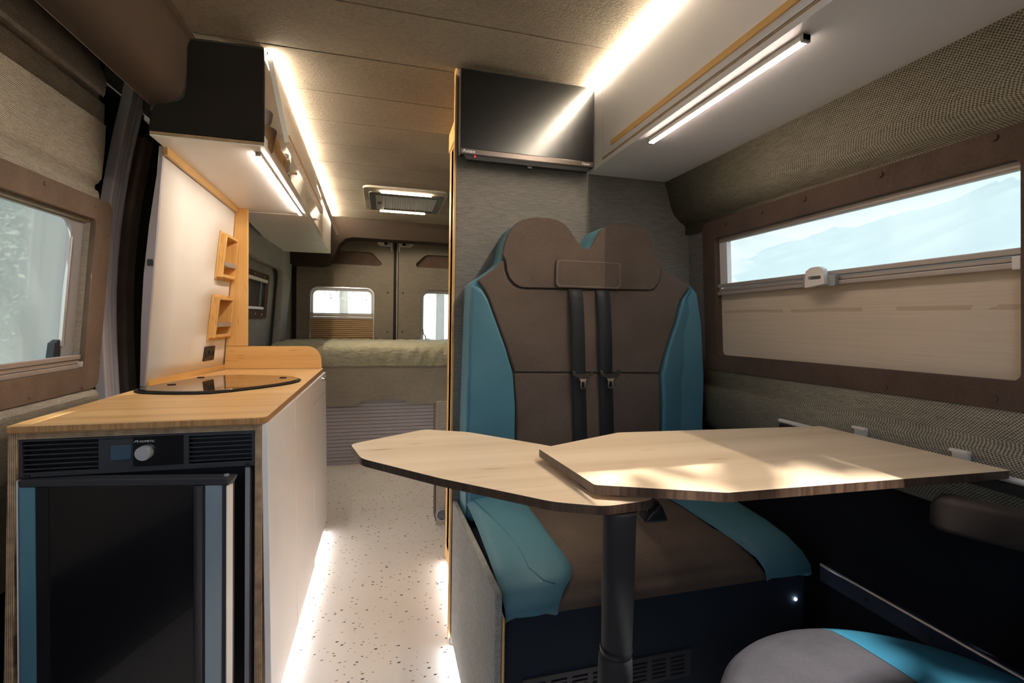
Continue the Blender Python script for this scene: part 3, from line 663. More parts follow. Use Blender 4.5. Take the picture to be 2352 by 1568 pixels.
for x in (-.835, -.352): build('hinge_clip', box(x - .008, x + .004, 1.398, 1.41, .744, .757), 'black', hd, bevel=.001)
# the door swings on its left side, standing a few degrees open
ang = math.radians(-10.5); ca, sa = math.cos(ang), math.sin(ang)
def fd(u, w, z):   # u along the door from the hinge, w depth behind the face
    return (-.850 + u * ca - w * sa, 1.395 + u * sa + w * ca, z)
def dbox(u0, u1, w0, w1, z0, z1): return MB().hexa([fd(u0, w0, z0), fd(u1, w0, z0), fd(u1, w1, z0), fd(u0, w1, z0), fd(u0, w0, z1), fd(u1, w0, z1), fd(u1, w1, z1), fd(u0, w1, z1)])
fdoor = build('door', dbox(.002, .478, .004, .034, .05, .728), 'charcoal', fr)
build('top_cap', MB().hexa([fd(0, 0, .729), fd(.482, 0, .729), fd(.492, .012, .729), fd(.0, .036, .729), fd(0, 0, .746), fd(.482, 0, .746), fd(.492, .036, .746), fd(.0, .036, .746)]), 'charcoal', fdoor, bevel=.002)
build('cap_pin', MB().lathe([(.006, 0), (.006, .004)], (fd(.470, .02, .746)), 'Z', 12), 'steel', fdoor)
build('left_stile', dbox(.002, .036, .0, .004, .05, .728), 'stile_teal_reflection', fdoor)  # teal imitates a blue reflection, painted as the stile's own colour
build('glass_frame', dbox(.037, .066, .002, .004, .05, .728), 'black', fdoor)
build('glass_panel', dbox(.067, .400, .003, .004, .05, .728), 'glass_black', fdoor)
build('round_edge', MB().tube([fd(.412, .006, .05), fd(.412, .006, .728)], .012, 12), 'charcoal', fdoor, smooth=True)
build('right_stile', dbox(.430, .468, .0, .004, .05, .728), 'stile_silver', fdoor)
build('edge_side', dbox(.4785, .481, .002, .030, .05, .726), 'cream', fdoor)
build('door_seal', dbox(.462, .480, .031, .040, .05, .722), 'socket', fdoor)
build('body_edge', box(-.361, -.350, 1.404, 1.43, .05, .745), 'greyplastic', fr)
build('left_liner', box(-.8555, -.8525, 1.397, 1.43, .02, .744), 'white', fr)

# ------------------------------------------------------------------ overhead cabinets on the left
xf = lambda y: -.382 - .028 * (y - 1.69)
xb = lambda y: -.700 - .034 * (y - 1.69)
xb2 = lambda y: -.738 - .086 * (y - 2.72)
def slab(y0, y1, z0, z1, a0=0., a1=0., back=None):
    bk = back or xb
    return MB().hexa([(bk(y0), y0, z0), (xf(y0) - a0, y0, z0), (xf(y1) - a0, y1, z0), (bk(y1), y1, z0), (bk(y0), y0, z1), (xf(y0) - a1, y0, z1), (xf(y1) - a1, y1, z1), (bk(y1), y1, z1)])
oc = thing('overhead_cabinet', (-.55, 2.2, 1.695), 'overhead cabinet above the hob with black near end and open flap', 'cabinet')
endp = [(-.384, 2.008), (-.600, 2.003), (-.606, 1.85), (-.612, 1.826), (-.626, 1.812), (-.650, 1.805), (-.678, 1.801), (-.690, 1.792), (-.697, 1.77), (-.698, 1.7115), (-.3845, 1.7115)]
build('near_end', MB().plate(endp, [], fY(1.690), 0, .014), 'black_felt', oc, bevel=.002)
build('end_piping', MB().tube([(x, 1.688, z) for x, z in endp[:10]], .004, 8), 'rim', oc, smooth=True)
build('bottom_board', slab(1.690, 2.752, 1.697, 1.711), 'white', oc, bevel=.001)
build('bottom_edge', box(-.698, -.383, 1.6885, 1.6905, 1.701, 1.710), 'plyz', oc)
build('front_lip', MB().hexa([(xf(1.7) - .014, 1.700, 1.711), (xf(1.7), 1.700, 1.711), (xf(2.75), 2.752, 1.711), (xf(2.75) - .014, 2.752, 1.711), (xf(1.7) - .014, 1.700, 1.735), (xf(1.7), 1.700, 1.735), (xf(2.75), 2.752, 1.735), (xf(2.75) - .014, 2.752, 1.735)]), 'white', oc, bevel=.001)
build('back', slab(1.704, 2.75, 1.711, 1.99, .27, .27), 'interior', oc)
build('top_board', slab(1.704, 2.752, 1.985, 1.997, .004, .004), 'white', oc)
build('far_side', slab(2.738, 2.752, 1.711, 1.985, .004, .004), 'cream', oc)
build('partition', slab(2.40, 2.412, 1.711, 1.985, .03, .03), 'cream', oc)
def flap(parent, y0, y1, bx0, bx1, bz, tz=1.992, t=.016):
    P0 = [(xf(y0) + .002, y0, tz), (xf(y1) + .002, y1, tz), (bx1, y1, bz), (bx0, y0, bz)]
    nrm = (Vector(P0[1]) - Vector(P0[0])).cross(Vector(P0[3]) - Vector(P0[0])).normalized()
    if nrm.x < 0: nrm = -nrm
    Q = [Vector(p) + nrm * t for p in P0]
    fl = build('flap_door', MB().add(P0 + [tuple(q) for q in Q], [(0, 1, 2, 3), (7, 6, 5, 4), (0, 4, 5, 1), (1, 5, 6, 2), (2, 6, 7, 3), (3, 7, 4, 0)]), 'white', parent, bevel=.001)
    dn = (Vector(P0[3]) - Vector(P0[0])).normalized()
    a, b = Vector(P0[3]), Vector(P0[2])
    build('board_edge', MB().add([a, b, b + nrm * t, a + nrm * t] + [p + dn * .0015 for p in (a, b, b + nrm * t, a + nrm * t)], [(0, 1, 2, 3), (7, 6, 5, 4), (0, 1, 5, 4), (1, 2, 6, 5), (2, 3, 7, 6), (3, 0, 4, 7)]), 'pale_ply', fl)
    gy = Vector(Q[3]); hy = Vector(Q[2])
    hb_ = build('grip_strip', MB().add([gy - dn * .022, hy - dn * .022, hy - dn * .012, gy - dn * .012] + [p + nrm * .004 for p in (gy - dn * .022, hy - dn * .022, hy - dn * .012, gy - dn * .012)], [(0, 1, 2, 3), (7, 6, 5, 4), (0, 1, 5, 4), (1, 2, 6, 5), (2, 3, 7, 6), (3, 0, 4, 7)]), 'bamboo_y', fl)
    return fl
fl1 = flap(oc, 1.703, 2.79, -.325, -.352, 1.722)
def pin(y, z, parent, x=None):
    X = xf(y) if x is None else x
    build('latch_pin', MB().lathe([(.007, -.012), (.007, .012), (.004, .013), (.004, .028), (.006, .029), (.006, .034)], (X, y, z), 'X', 12), 'chrome', parent, smooth=True)
pin(2.14, 1.745, oc)
oc2 = thing('overhead_cabinet', (-.6, 3.5, 1.695), 'farther overhead cabinet over the bed, its white near flap ajar', 'cabinet')
build('bottom_board', slab(2.754, 3.598, 1.695, 1.709, back=xb2), 'white', oc2, bevel=.001)
build('bottom_board', slab(3.6045, 4.30, 1.695, 1.709, back=xb2), 'white', oc2, bevel=.001)
build('front_lip', MB().hexa([(xf(2.76) - .014, 2.756, 1.709), (xf(2.76), 2.756, 1.709), (xf(3.6), 3.60, 1.709), (xf(3.6) - .014, 3.60, 1.709), (xf(2.76) - .014, 2.756, 1.730), (xf(2.76), 2.756, 1.730), (xf(3.6), 3.60, 1.730), (xf(3.6) - .014, 3.60, 1.730)]), 'white', oc2)
build('near_side', slab(2.756, 2.77, 1.709, 1.985, .004, .004, back=xb2), 'cream', oc2)
build('middle_side', slab(3.592, 3.606, 1.709, 1.985, .0, .0, back=xb2), 'cream', oc2)
build('far_side', slab(4.288, 4.302, 1.709, 1.985, .004, .004, back=xb2), 'white', oc2)
build('back', slab(2.77, 4.29, 1.709, 1.985, .27, .27, back=xb2), 'interior', oc2)
build('top_board', slab(2.756, 4.30, 1.985, 1.997, .004, .004, back=xb2), 'white', oc2)
build('front_door', MB().hexa([(xf(3.61) - .012, 3.610, 1.712), (xf(3.61), 3.610, 1.712), (xf(4.3), 4.300, 1.712), (xf(4.3) - .012, 4.300, 1.712), (xf(3.61) - .012, 3.610, 1.984), (xf(3.61), 3.610, 1.984), (xf(4.3), 4.300, 1.984), (xf(4.3) - .012, 4.300, 1.984)]), 'white', oc2, bevel=.001)
flap(oc2, 2.80, 3.60, -.322, -.345, 1.742)
pin(3.06, 1.738, oc2)
# things kept in the near cabinet
def blob(c, r, seed, n=14, m_=10, amp=.18):
    rnd = random.Random(seed); ph = [(rnd.uniform(0, 6.28), rnd.randint(2, 5), rnd.randint(2, 4)) for _ in range(4)]
    def fn(u, v):
        a, b = 2 * math.pi * u, math.pi * (v - .5)
        k = 1 + sum(amp / 4 * math.sin(p + a * q + b * w) for p, q, w in ph)
        return (c[0] + r[0] * k * math.cos(b) * math.cos(a), c[1] + r[1] * k * math.cos(b) * math.sin(a), c[2] + r[2] * (1 + math.sin(b) * k))
    return MB().grid(fn, n, m_)
tag(build('bowl', MB().lathe([(.02, 0), (.034, .006), (.046, .030), (.05, .058), (.047, .058), (.043, .032), (.03, .012)], (-.425, 1.772, 1.780), 'Z', 24), 'plastic', smooth=True), 'white bowl behind the open flap at the near end of the overhead cabinet', 'bowl')
tag(build('bowl', MB().lathe([(.05, 0), (.06, .06), (.062, .069), (.05, .069)], (-.425, 1.772, 1.7115), 'Z', 20), 'kraft', smooth=True), 'brown tub under the white bowl in the overhead cabinet', 'bowl')
tag(build('cloth_bundle', blob((-.41, 1.860, 1.712), (.012, .035, .028), 3), 'terracotta', smooth=True), 'pink cloth bundle in the overhead cabinet beside the brown paper bag', 'cloth')
tag(build('paper_bag', blob((-.452, 1.872, 1.712), (.038, .032, .07), 5), 'kraft', smooth=True), 'crumpled brown paper bag in the open overhead cabinet', 'bag')
tag(build('foil_pouch', blob((-.470, 2.06, 1.79), (.045, .075, .055), 9, 22, 14, .35), 'foil', smooth=True), 'crinkled beige foil pouch in the open overhead cabinet above the wooden boxes', 'pouch')
def wbox(y0, y1, label, h):
    x = xf((y0 + y1) / 2) - .018
    t = thing('wooden_box', (x - .03, (y0 + y1) / 2, 1.7115), label, 'box', 'wooden boxes in the overhead cabinet')
    hole = [((y0 + y1) / 2 + .014 * math.cos(a * .5236), 1.7115 + h - .03 + .010 * math.sin(a * .5236)) for a in range(12)]
    build('front', MB().plate([(y0, 1.7115), (y1, 1.7115), (y1, 1.7115 + h - .012), (y1 - .02, 1.7115 + h), (y0 + .02, 1.7115 + h), (y0, 1.7115 + h - .012)], [hole], fX(x), -.008, 0), 'bamboo_y', t)
    build('base', box(x - .07, x - .008, y0, y1, 1.7115, 1.72), 'bamboo_y', t)
    build('side', box(x - .07, x - .008, y0, y0 + .006, 1.72, 1.7115 + h - .012), 'bamboo_y', t)
    build('side', box(x - .07, x - .008, y1 - .006, y1, 1.72, 1.7115 + h - .012), 'bamboo_y', t)
wbox(1.925, 2.065, 'nearer of two small wooden boxes with a finger hole, in the overhead cabinet', .118)
wbox(2.09, 2.22, 'farther small wooden box with a finger hole, in the overhead cabinet', .112)
tag(build('flask', MB().lathe([(.026, 0), (.028, .006), (.028, .12), (.024, .132), (.02, .135), (.02, .155), (.012, .158)], (-.44, 2.29, 1.7115), 'Z', 20), 'steel', smooth=True), 'brushed steel flask standing in the overhead cabinet past the wooden boxes', 'flask')

# ------------------------------------------------------------------ LED strips and bars
def strip(name, p0, p1, s, mat, label, group=None, up_=(0, 0, 1), holder=None):
    a, b = Vector(p0), Vector(p1); d = (b - a).normalized(); u = Vector(up_); w = d.cross(u).normalized()
    def bar(a_, b_, hw, h0, h1): return MB().hexa([a_ - w * hw + u * h0, a_ + w * hw + u * h0, b_ + w * hw + u * h0, b_ - w * hw + u * h0, a_ - w * hw + u * h1, a_ + w * hw + u * h1, b_ + w * hw + u * h1, b_ - w * hw + u * h1])
    t = thing(name, tuple((a + b) / 2), label, 'light', group)
    if holder:
        build('housing', bar(a, b, s * .5, .0012, .0125), 'plastic', t)
        build('diffuser', bar(a + d * .006, b - d * .006, s * .46, -.0012, .0012), mat, t)
        for e, k in ((a, 1), (b, -1)): build('end_cap', bar(e, e + d * .006 * k, s * .55, -.002, .0115), holder, t)
    else:
        build('diffuser', bar(a, b, s * .5, -.002, .002), mat, t)
        for e, k in ((a, 1), (b, -1)): build('end_cap', bar(e, e - d * .004 * k, s * .5, -.002, .002), 'alu', t)
    return t
strip('led_strip', (xf(1.70) + .006, 1.70, 1.999), (xf(2.78) + .006, 2.78, 1.999), .008, 'led', 'warm LED strip glowing along the ceiling over the nearer left overhead cabinet', up_=(-1, 0, 0))
strip('led_strip', (xf(2.82) + .006, 2.82, 1.999), (xf(4.25) + .006, 4.25, 1.999), .008, 'led_far', 'warm LED strip along the ceiling over the farther left overhead cabinet', up_=(-1, 0, 0))
strip('led_strip', (.719, .16, 2.000), (.719, 1.62, 2.000), .008, 'led_right', 'warm LED strip along the ceiling above the right overhead cabinet', up_=(1, 0, 0))
strip('led_bar', (-.414, 1.745, 1.6845), (-.436, 2.70, 1.6845), .014, 'led_kitchen', 'lit LED bar beneath the left overhead cabinet above the hob', holder='alu_dull')
strip('led_bar', (.757, .722, 1.683), (.757, 1.262, 1.683), .016, 'led_bar', 'lit LED bar beneath the right overhead cabinet above the table', holder='greyplastic')
strip('led_strip', (-.318, 1.42, .018), (-.318, 2.66, .018), .012, 'led_floor', 'floor level LED strip under the kitchen cabinet', up_=(-1, 0, 0))
strip('led_strip', (.243, .97, .016), (.243, 1.62, .016), .012, 'led_floor', 'floor level LED strip under the bench side panel', up_=(1, 0, 0))
strip('led_strip', (.296, 1.68, .016), (.296, 2.20, .016), .012, 'led_floor', 'floor level LED strip under the bamboo niche', up_=(1, 0, 0))

# ------------------------------------------------------------------ overhead cabinet on the right
ro = thing('overhead_cabinet', (.9, .7, 1.70), 'long white overhead cabinet on the right with a bamboo grip strip', 'cabinet')
build('bottom_board', MB().hexa([(.722, .15, 1.697), (1.062, .15, 1.697), (1.078, 1.628, 1.697), (.722, 1.628, 1.697), (.722, .15, 1.711), (1.08, .15, 1.711), (1.08, 1.628, 1.711), (.722, 1.628, 1.711)]), 'lilac', ro)
build('plywood_edge', box(.7235, .7325, .15, 1.575, 1.7115, 1.719), 'plyz', ro)
build('flap_door', box(.722, .736, .15, 1.512, 1.720, 1.992), 'lilac', ro, bevel=.001)
build('filler', box(.722, .736, 1.514, 1.628, 1.7115, 1.998), 'lilac', ro)
build('grip_strip', MB().plate(rr(.2, 1.447, 1.7385, 1.7545, .006), [], fX(.722), -.004, 0), 'bamboo_y', ro, bevel=.001)
build('body', box(.737, 1.06, 0.15, 1.628, 1.712, 1.995), 'cream', ro)
build('far_edge', box(.722, 1.078, 1.6285, 1.6312, 1.699, 1.710), 'bamboo_h', ro)

# ------------------------------------------------------------------ television on the partition
tv = thing('television', (.476, 1.6, 1.70), 'flat black television on the tweed partition above the bench', 'television')
build('casing', MB().plate(rr(.236, .719, 1.704, 1.988, .003), [], fY(1.580), 0, .028), 'tv', tv, bevel=.002)
build('screen', box(.239, .716, 1.5785, 1.581, 1.725, 1.985), 'screen', tv)
ch = build('chin', box(.237, .718, 1.5775, 1.581, 1.7055, 1.7235), 'chin', tv, bevel=.001)
build('side_trim', box(.2325, .2365, 1.579, 1.592, 1.708, 1.988), 'chin', tv)
build('wall_mount', box(.40, .56, 1.608, 1.632, 1.74, 1.94), 'black', tv)
build('lower_ledge', MB().hexa([(.26, 1.584, 1.690), (.70, 1.584, 1.690), (.70, 1.605, 1.690), (.26, 1.605, 1.690), (.25, 1.582, 1.704), (.71, 1.582, 1.704), (.71, 1.606, 1.704), (.25, 1.606, 1.704)]), 'black', tv)
build('cable_stub', box(.475, .49, 1.588, 1.60, 1.682, 1.691), 'black', tv)
build('standby_light', MB().lathe([(.0025, 0), (.0025, -.003)], (.287, 1.583, 1.7005), 'Y', 10), 'red_led', tv)
text('Avtex', .0155, (.265, 1.577, 1.7145), tv, sx=1.15)
text('Oyster', .0115, (.690, 1.577, 1.7145), tv)

# ------------------------------------------------------------------ double bench
bn = thing('bench_seat', (.68, 1.3, 0), 'double bench seat in brown suede with teal bolsters against the partition', 'bench')
build('side_panel', MB().plate([(.968, .035), (1.630, .035), (1.630, .516), (1.60, .520), (.985, .562), (.968, .558)], [], fX(.2335), 0, .016), 'tweed_cool', bn, bevel=.004, seg=3)
build('panel_edge', box(.2500, .2545, .969, .975, .035, .505), 'bamboo', bn)
build('panel_core', box(.2497, .258, .976, 1.62, .035, .50), 'tweed_cool', bn)
bx = build('seat_box', box(.258, 1.125, 1.03, 1.60, .0, .485), 'navy', bn)
gr = build('floor_grille', MB().plate([(.315, .247), (.765, .247), (.765, .317), (.315, .317)], [[(x, z), (x + .040, z), (x + .040, z + .0055), (x, z + .0055)] for x in [.332 + .0535 * q for q in range(8)] for z in [.2565 + .0108 * w for w in range(5)]], fY(1.0255), 0, .004), 'charcoal', bx)
build('courtesy_light', MB().lathe([(.004, 0), (.004, -.003)], (1.095, 1.029, .398), 'Y', 12), 'white_led', bx)
# cushion: profile from the back over the rolled front
def cush(xa_, xb_, prof, crown, nu=16, side=0.012):
    """prof: list of (y, z) from the back over the front; xa_, xb_ : functions of the profile parameter"""
    k = len(prof) - 1
    def fn(u, v):
        t = v * k; i = min(int(t), k - 1); f = t - i
        y = prof[i][0] * (1 - f) + prof[i + 1][0] * f; z = prof[i][1] * (1 - f) + prof[i + 1][1] * f
        e = abs(2 * u - 1); c = crown(u, v) - side * max(0, (e - .82) / .18) ** 2 * (1 if v < .62 else max(0, (.82 - v) / .2))
        x = xa_(v) * (1 - u) + xb_(v) * u
        d = Vector((0, prof[min(i + 1, k)][0] - prof[i][0], prof[min(i + 1, k)][1] - prof[i][1])).normalized()
        nrm = Vector((0, d.z, -d.y))
        if nrm.z < -.2: nrm = -nrm
        if abs(nrm.z) < .3 and nrm.y > 0: nrm = -nrm
        return (x, y + nrm.y * c, z + nrm.z * c)
    return MB().grid(fn, nu, k * 4)
pf_l = [(1.60, .47), (1.60, .53), (1.57, .558), (1.45, .572), (1.30, .572), (1.16, .562), (1.08, .548), (1.035, .528), (1.012, .502), (1.006, .475), (1.02, .462)]
pf_c = [(1.60, .47), (1.60, .52), (1.57, .545), (1.45, .556), (1.30, .558), (1.18, .554), (1.10, .540), (1.05, .516), (1.025, .49), (1.022, .465), (1.035, .455)]
lerp = lambda a, b, t: a + (b - a) * t
build('bolster_left', cush(lambda v: lerp(.258, .268, smoothstep((v - .45) / .5)), lambda v: lerp(.445, .392, smoothstep((v - .4) / .5)) + .03 * math.exp(-((v - .62) / .12) ** 2), pf_l, lambda u, v: .012 * math.sin(math.pi * u)), 'teal', bn, smooth=True, ang=80)
build('bolster_seam', MB().tube([(lerp(.278, .34, smoothstep((y - 1.5) / -.42)), y, z) for y, z in ((1.56, .572), (1.45, .5795), (1.30, .5808), (1.20, .5755), (1.12, .5675), (1.07, .5565))] + [(.365, 1.036, .541), (.392, 1.028, .535)], .0022, 6), 'teal', bn, smooth=True)
build('bolster_right', cush(lambda v: lerp(.925, .975, smoothstep((v - .3) / .5)), lambda v: 1.125, pf_l, lambda u, v: .012 * math.sin(math.pi * u)), 'teal', bn, smooth=True, ang=80)
build('seat_pad', cush(lambda v: lerp(.437, .385, smoothstep((v - .4) / .5)) + .03 * math.exp(-((v - .62) / .12) ** 2), lambda v: lerp(.930, .982, smoothstep((v - .3) / .5)), pf_c, lambda u, v: .010 * abs(math.sin(math.pi * (v * 4.0))) ** .6 * (1 if v < .62 else .6)), 'seat', bn, smooth=True, ang=80)
# backrest outline in x,z
out = [(.256, .50), (.252, .80), (.256, 1.00), (.262, 1.262), (.273, 1.275), (.301, 1.293), (.335, 1.320), (.357, 1.342), (.362, 1.362), (.368, 1.396), (.378, 1.425), (.392, 1.449), (.408, 1.466), (.428, 1.477), (.455, 1.485), (.487, 1.488), (.515, 1.488), (.545, 1.484), (.567, 1.475), (.585, 1.460), (.601, 1.440), (.615, 1.420), (.630, 1.404), (.643, 1.396), (.656, 1.394), (.668, 1.400), (.678, 1.414), (.688, 1.437), (.702, 1.460), (.720, 1.475), (.745, 1.484), (.775, 1.488), (.815, 1.488), (.845, 1.483), (.868, 1.470), (.887, 1.450), (.900, 1.425), (.911, 1.394), (.920, 1.370), (.935, 1.352), (.96, 1.337), (1.016, 1.309), (1.064, 1.288)]
body = out + [(1.095, 1.26), (1.118, 1.15), (1.135, .95), (1.135, .5)]
build('back_shell', MB().prism(body, fY(1.488), 0, .125), 'teal', bn, bevel=.012, seg=4)
lbol = [(.262, .50), (.262, 1.262), (.294, 1.250), (.313, 1.219), (.346, 1.136), (.376, 1.059), (.401, .981), (.411, .873), (.413, .50)]
rbol = [(1.064, 1.284), (1.024, 1.231), (1.003, 1.153), (.970, 1.059), (.947, .969), (.954, .856), (.957, .50), (1.125, .50), (1.125, .95), (1.108, 1.15), (1.088, 1.25)]
liner = [(.30, .50), (.30, 1.26), (.31, 1.285), (.36, 1.335), (.378, 1.40), (.405, 1.455), (.455, 1.476), (.545, 1.474), (.59, 1.44), (.625, 1.392), (.656, 1.382), (.685, 1.41), (.715, 1.46), (.775, 1.478), (.845, 1.474), (.885, 1.435), (.91, 1.37), (.95, 1.33), (1.05, 1.28), (1.0, 1.2), (1.0, .50)]
build('back_liner', MB().prism(liner, fY(1.4845), 0, .006), 'seat', bn)
build('back_bolster', MB().prism(lbol, lambda x, z, w: (x, 1.466 + w + (.012 if x < .27 else 0), z), 0, .03), 'teal', bn, bevel=.010, seg=4)
build('back_bolster', MB().prism(rbol, lambda x, z, w: (x, 1.462 + w + (.05 if x > 1.08 else 0), z), 0, .04), 'teal', bn, bevel=.010, seg=4)
head = [(.372, 1.345), (.376, 1.310), (.386, 1.287), (.402, 1.270), (.420, 1.260), (.440, 1.2575), (.893, 1.265), (.910, 1.270), (.924, 1.285), (.934, 1.310), (.937, 1.345)] + [p for p in reversed(out) if p[1] > 1.35 and p[0] < .936]
build('head_cushion', MB().prism(head, fY(1.470), 0, .02), 'seat', bn, bevel=.010, seg=4)
upper = [(.298, 1.254), (.317, 1.222), (.350, 1.138), (.380, 1.060), (.403, .984), (.944, .974), (.966, 1.059), (.999, 1.153), (1.020, 1.232), (1.060, 1.285), (1.016, 1.306), (.962, 1.333), (.942, 1.343), (.938, 1.308), (.926, 1.280), (.910, 1.264), (.893, 1.260), (.440, 1.2525), (.420, 1.2545), (.400, 1.264), (.382, 1.282), (.371, 1.31), (.366, 1.344), (.357, 1.339), (.335, 1.317), (.301, 1.290), (.280, 1.275)]
build('back_cushion', MB().prism(upper, fY(1.474), 0, .02), 'seat', bn, bevel=.007, seg=4)
build('lumbar_cushion', MB().prism([(.405, .978), (.415, .873), (.417, .50), (.953, .50), (.950, .856), (.943, .968)], fY(1.472), 0, .02), 'seat', bn, bevel=.009, seg=4)
hp_ = build('head_patch', MB().prism(rr(.540, .778, 1.262, 1.356, .014), fY(1.462), 0, .012), 'seat', bn, bevel=.003)
st = MB(); path = rr(.5455, .7725, 1.2675, 1.3505, .012, 5); path.append(path[0])
pp = []
for (x0, z0), (x1, z1) in zip(path[:-1], path[1:]):
    d = math.hypot(x1 - x0, z1 - z0); k = max(1, int(d / .0052))
    for i in range(k): pp.append((x0 + (x1 - x0) * (i + .5) / k, z0 + (z1 - z0) * (i + .5) / k, math.atan2(z1 - z0, x1 - x0)))
for x, z, a in pp:
    dx, dz_ = .0017 * math.cos(a), .0017 * math.sin(a); nx, nz = -.0006 * math.sin(a), .0006 * math.cos(a)
    st.add([(x - dx - nx, 1.4612, z - dz_ - nz), (x + dx - nx, 1.4612, z + dz_ - nz), (x + dx + nx, 1.4612, z + dz_ + nz), (x - dx + nx, 1.4612, z - dz_ + nz)], [(0, 1, 2, 3)])
so_ = build('stitching', st, 'thread', hp_); so_['kind'] = 'stuff'

def belt(x0, x1, x2, label):
    t = thing('seat_belt', (x2, 1.46, .60), label, 'seat belt', 'bench seat belts')
    def fn(u, v):
        z = 1.258 - v * .70; c = lerp(x0, x2, v) if v < 2 else x2
        return (c + (u - .5) * .048, 1.4595 - .006 * math.sin(math.pi * min(1, v * 2.4)) + (.006 if v < .03 else 0), z)
    build('strap', MB().grid(fn, 2, 24), 'belt', t, smooth=True, solid=.0016)
    zc = .972
    bk = build('tongue_grip', MB().plate([(x1 - .038, zc + .014), (x1 - .028, zc + .016), (x1 - .024, zc + .003), (x1 + .026, zc + .004), (x1 + .028, zc + .017), (x1 + .039, zc + .016), (x1 + .037, zc + .002), (x1 + .016, zc - .012), (x1 - .012, zc - .012), (x1 - .035, zc + .0)], [], fY(1.440), 0, .010), 'bracket', t, bevel=.002)
    build('tongue_plate', MB().plate([(x1 - .013, zc - .012), (x1 + .017, zc - .011), (x1 + .012, zc - .019), (x1 + .012, zc - .044), (x1 + .008, zc - .047), (x1 - .004, zc - .047), (x1 - .008, zc - .044), (x1 - .007, zc - .020)], [[(x1 - .003, zc - .022), (x1 + .007, zc - .022), (x1 + .007, zc - .040), (x1 - .003, zc - .040)]], fY(1.443), 0, .003), 'chrome', bk)
belt(.611, .634, .649, 'black seat belt hanging on the bench back, nearer the aisle')
belt(.710, .734, .749, 'black seat belt hanging on the bench back, nearer the window')
bk = thing('belt_buckle', (.438, 1.452, .556), 'red belt buckle poking up between bench cushion and backrest', 'buckle')
build('housing', MB().hexa([(.424, 1.430, .560), (.452, 1.430, .560), (.452, 1.452, .555), (.424, 1.452, .555), (.426, 1.422, .588), (.450, 1.422, .588), (.450, 1.442, .590), (.426, 1.442, .590)]), 'black', bk, bevel=.002)
build('release_button', box(.427, .449, 1.419, 1.4225, .566, .585), 'red', bk, bevel=.001)

# ------------------------------------------------------------------ swivel table with two leaves
tb = thing('dinette_table', (.38, .70, 0), 'bamboo dinette table with a swivel leaf on one dark grey pole', 'table')
lower_leaf = [(-.076, 1.153), (.104, 1.270), (.213, 1.218), (.36, 1.064), (.46, .95), (.485, .76), (.432, .688), (.342, .681), (.267, .717), (.100, .872), (-.046, 1.030)]
upper_leaf = [(.313, .934), (.549, 1.032), (1.123, .992), (1.143, .607), (.527, .627), (.335, .706)]
def soft(poly, r):
    o = []
    for i, p in enumerate(poly):
        a = Vector(poly[i - 1]); b = Vector(p); c = Vector(poly[(i + 1) % len(poly)])
        d1_, d2_ = (a - b), (c - b); k = min(r, d1_.length * .4, d2_.length * .4)
        p1, p2 = b + d1_.normalized() * k, b + d2_.normalized() * k
        for t in (0, .25, .5, .75, 1): o.append(tuple(p1 * (1 - t) ** 2 + b * 2 * t * (1 - t) + p2 * t * t))
    return o
build('swivel_leaf', MB().prism(soft(lower_leaf, .018), fZ(.840), 0, .0155), 'table', tb, bevel=.002)
build('main_leaf', MB().prism(soft(upper_leaf, .006), fZ(.8665), 0, .0155), 'table', tb, bevel=.002)
build('swivel_plate', MB().lathe([(.07, .8555), (.07, .8665)], (.41, .78, 0), 'Z', 24), 'charcoal', tb)
build('pole', MB().lathe([(.0245, .60), (.0255, .615), (.0265, .70), (.0275, .838)], (.378, .70, 0), 'Z', 32), 'pole_grey', tb, smooth=True)
build('pole_sleeve', MB().lathe([(.030, .0), (.0285, .58), (.0275, .594), (.0235, .600)], (.376, .70, 0), 'Z', 32), 'pole_grey', tb, smooth=True)
build('pole_collar', MB().lathe([(.0262, .602), (.0272, .606), (.0262, .610)], (.377, .70, 0), 'Z', 32), 'black', tb, smooth=True)
build('floor_plate', MB().lathe([(.09, .0), (.088, .012), (.035, .02)], (.376, .70, 0), 'Z', 32), 'pole_grey', tb, smooth=True)
build('lock_lever', MB().hexa([(.428, .705, .808), (.478, .705, .806), (.476, .74, .806), (.430, .74, .808), (.440, .705, .824), (.462, .705, .840), (.462, .74, .840), (.440, .74, .824)]), 'black', tb, bevel=.006, seg=3)
build('lever_stem', box(.44, .462, .715, .735, .825, .840), 'black', tb)
rl = thing('table_rail', (1.14, .8, .85), 'white wall rail with two clips where the table hooks on below the window', 'rail')
build('rail', MB().tube([(1.147, .42, .863), (1.147, 1.15, .863)], .0065, 10), 'plastic', rl, smooth=True)
build('rail_base', box(1.135, 1.160, .42, 1.14, .838, .856), 'black', rl)
for y in (.902, .690):
    build('clip', MB().plate(rr(y - .014, y + .014, .850, .898, .004), [], fX(1.147), -.003, .006), 'plastic', rl, bevel=.002)
    build('clip_hook', MB().plate(rr(y - .016, y + .016, .8935, .899, .002), [], fX(1.141), -.004, .004), 'plastic', rl)

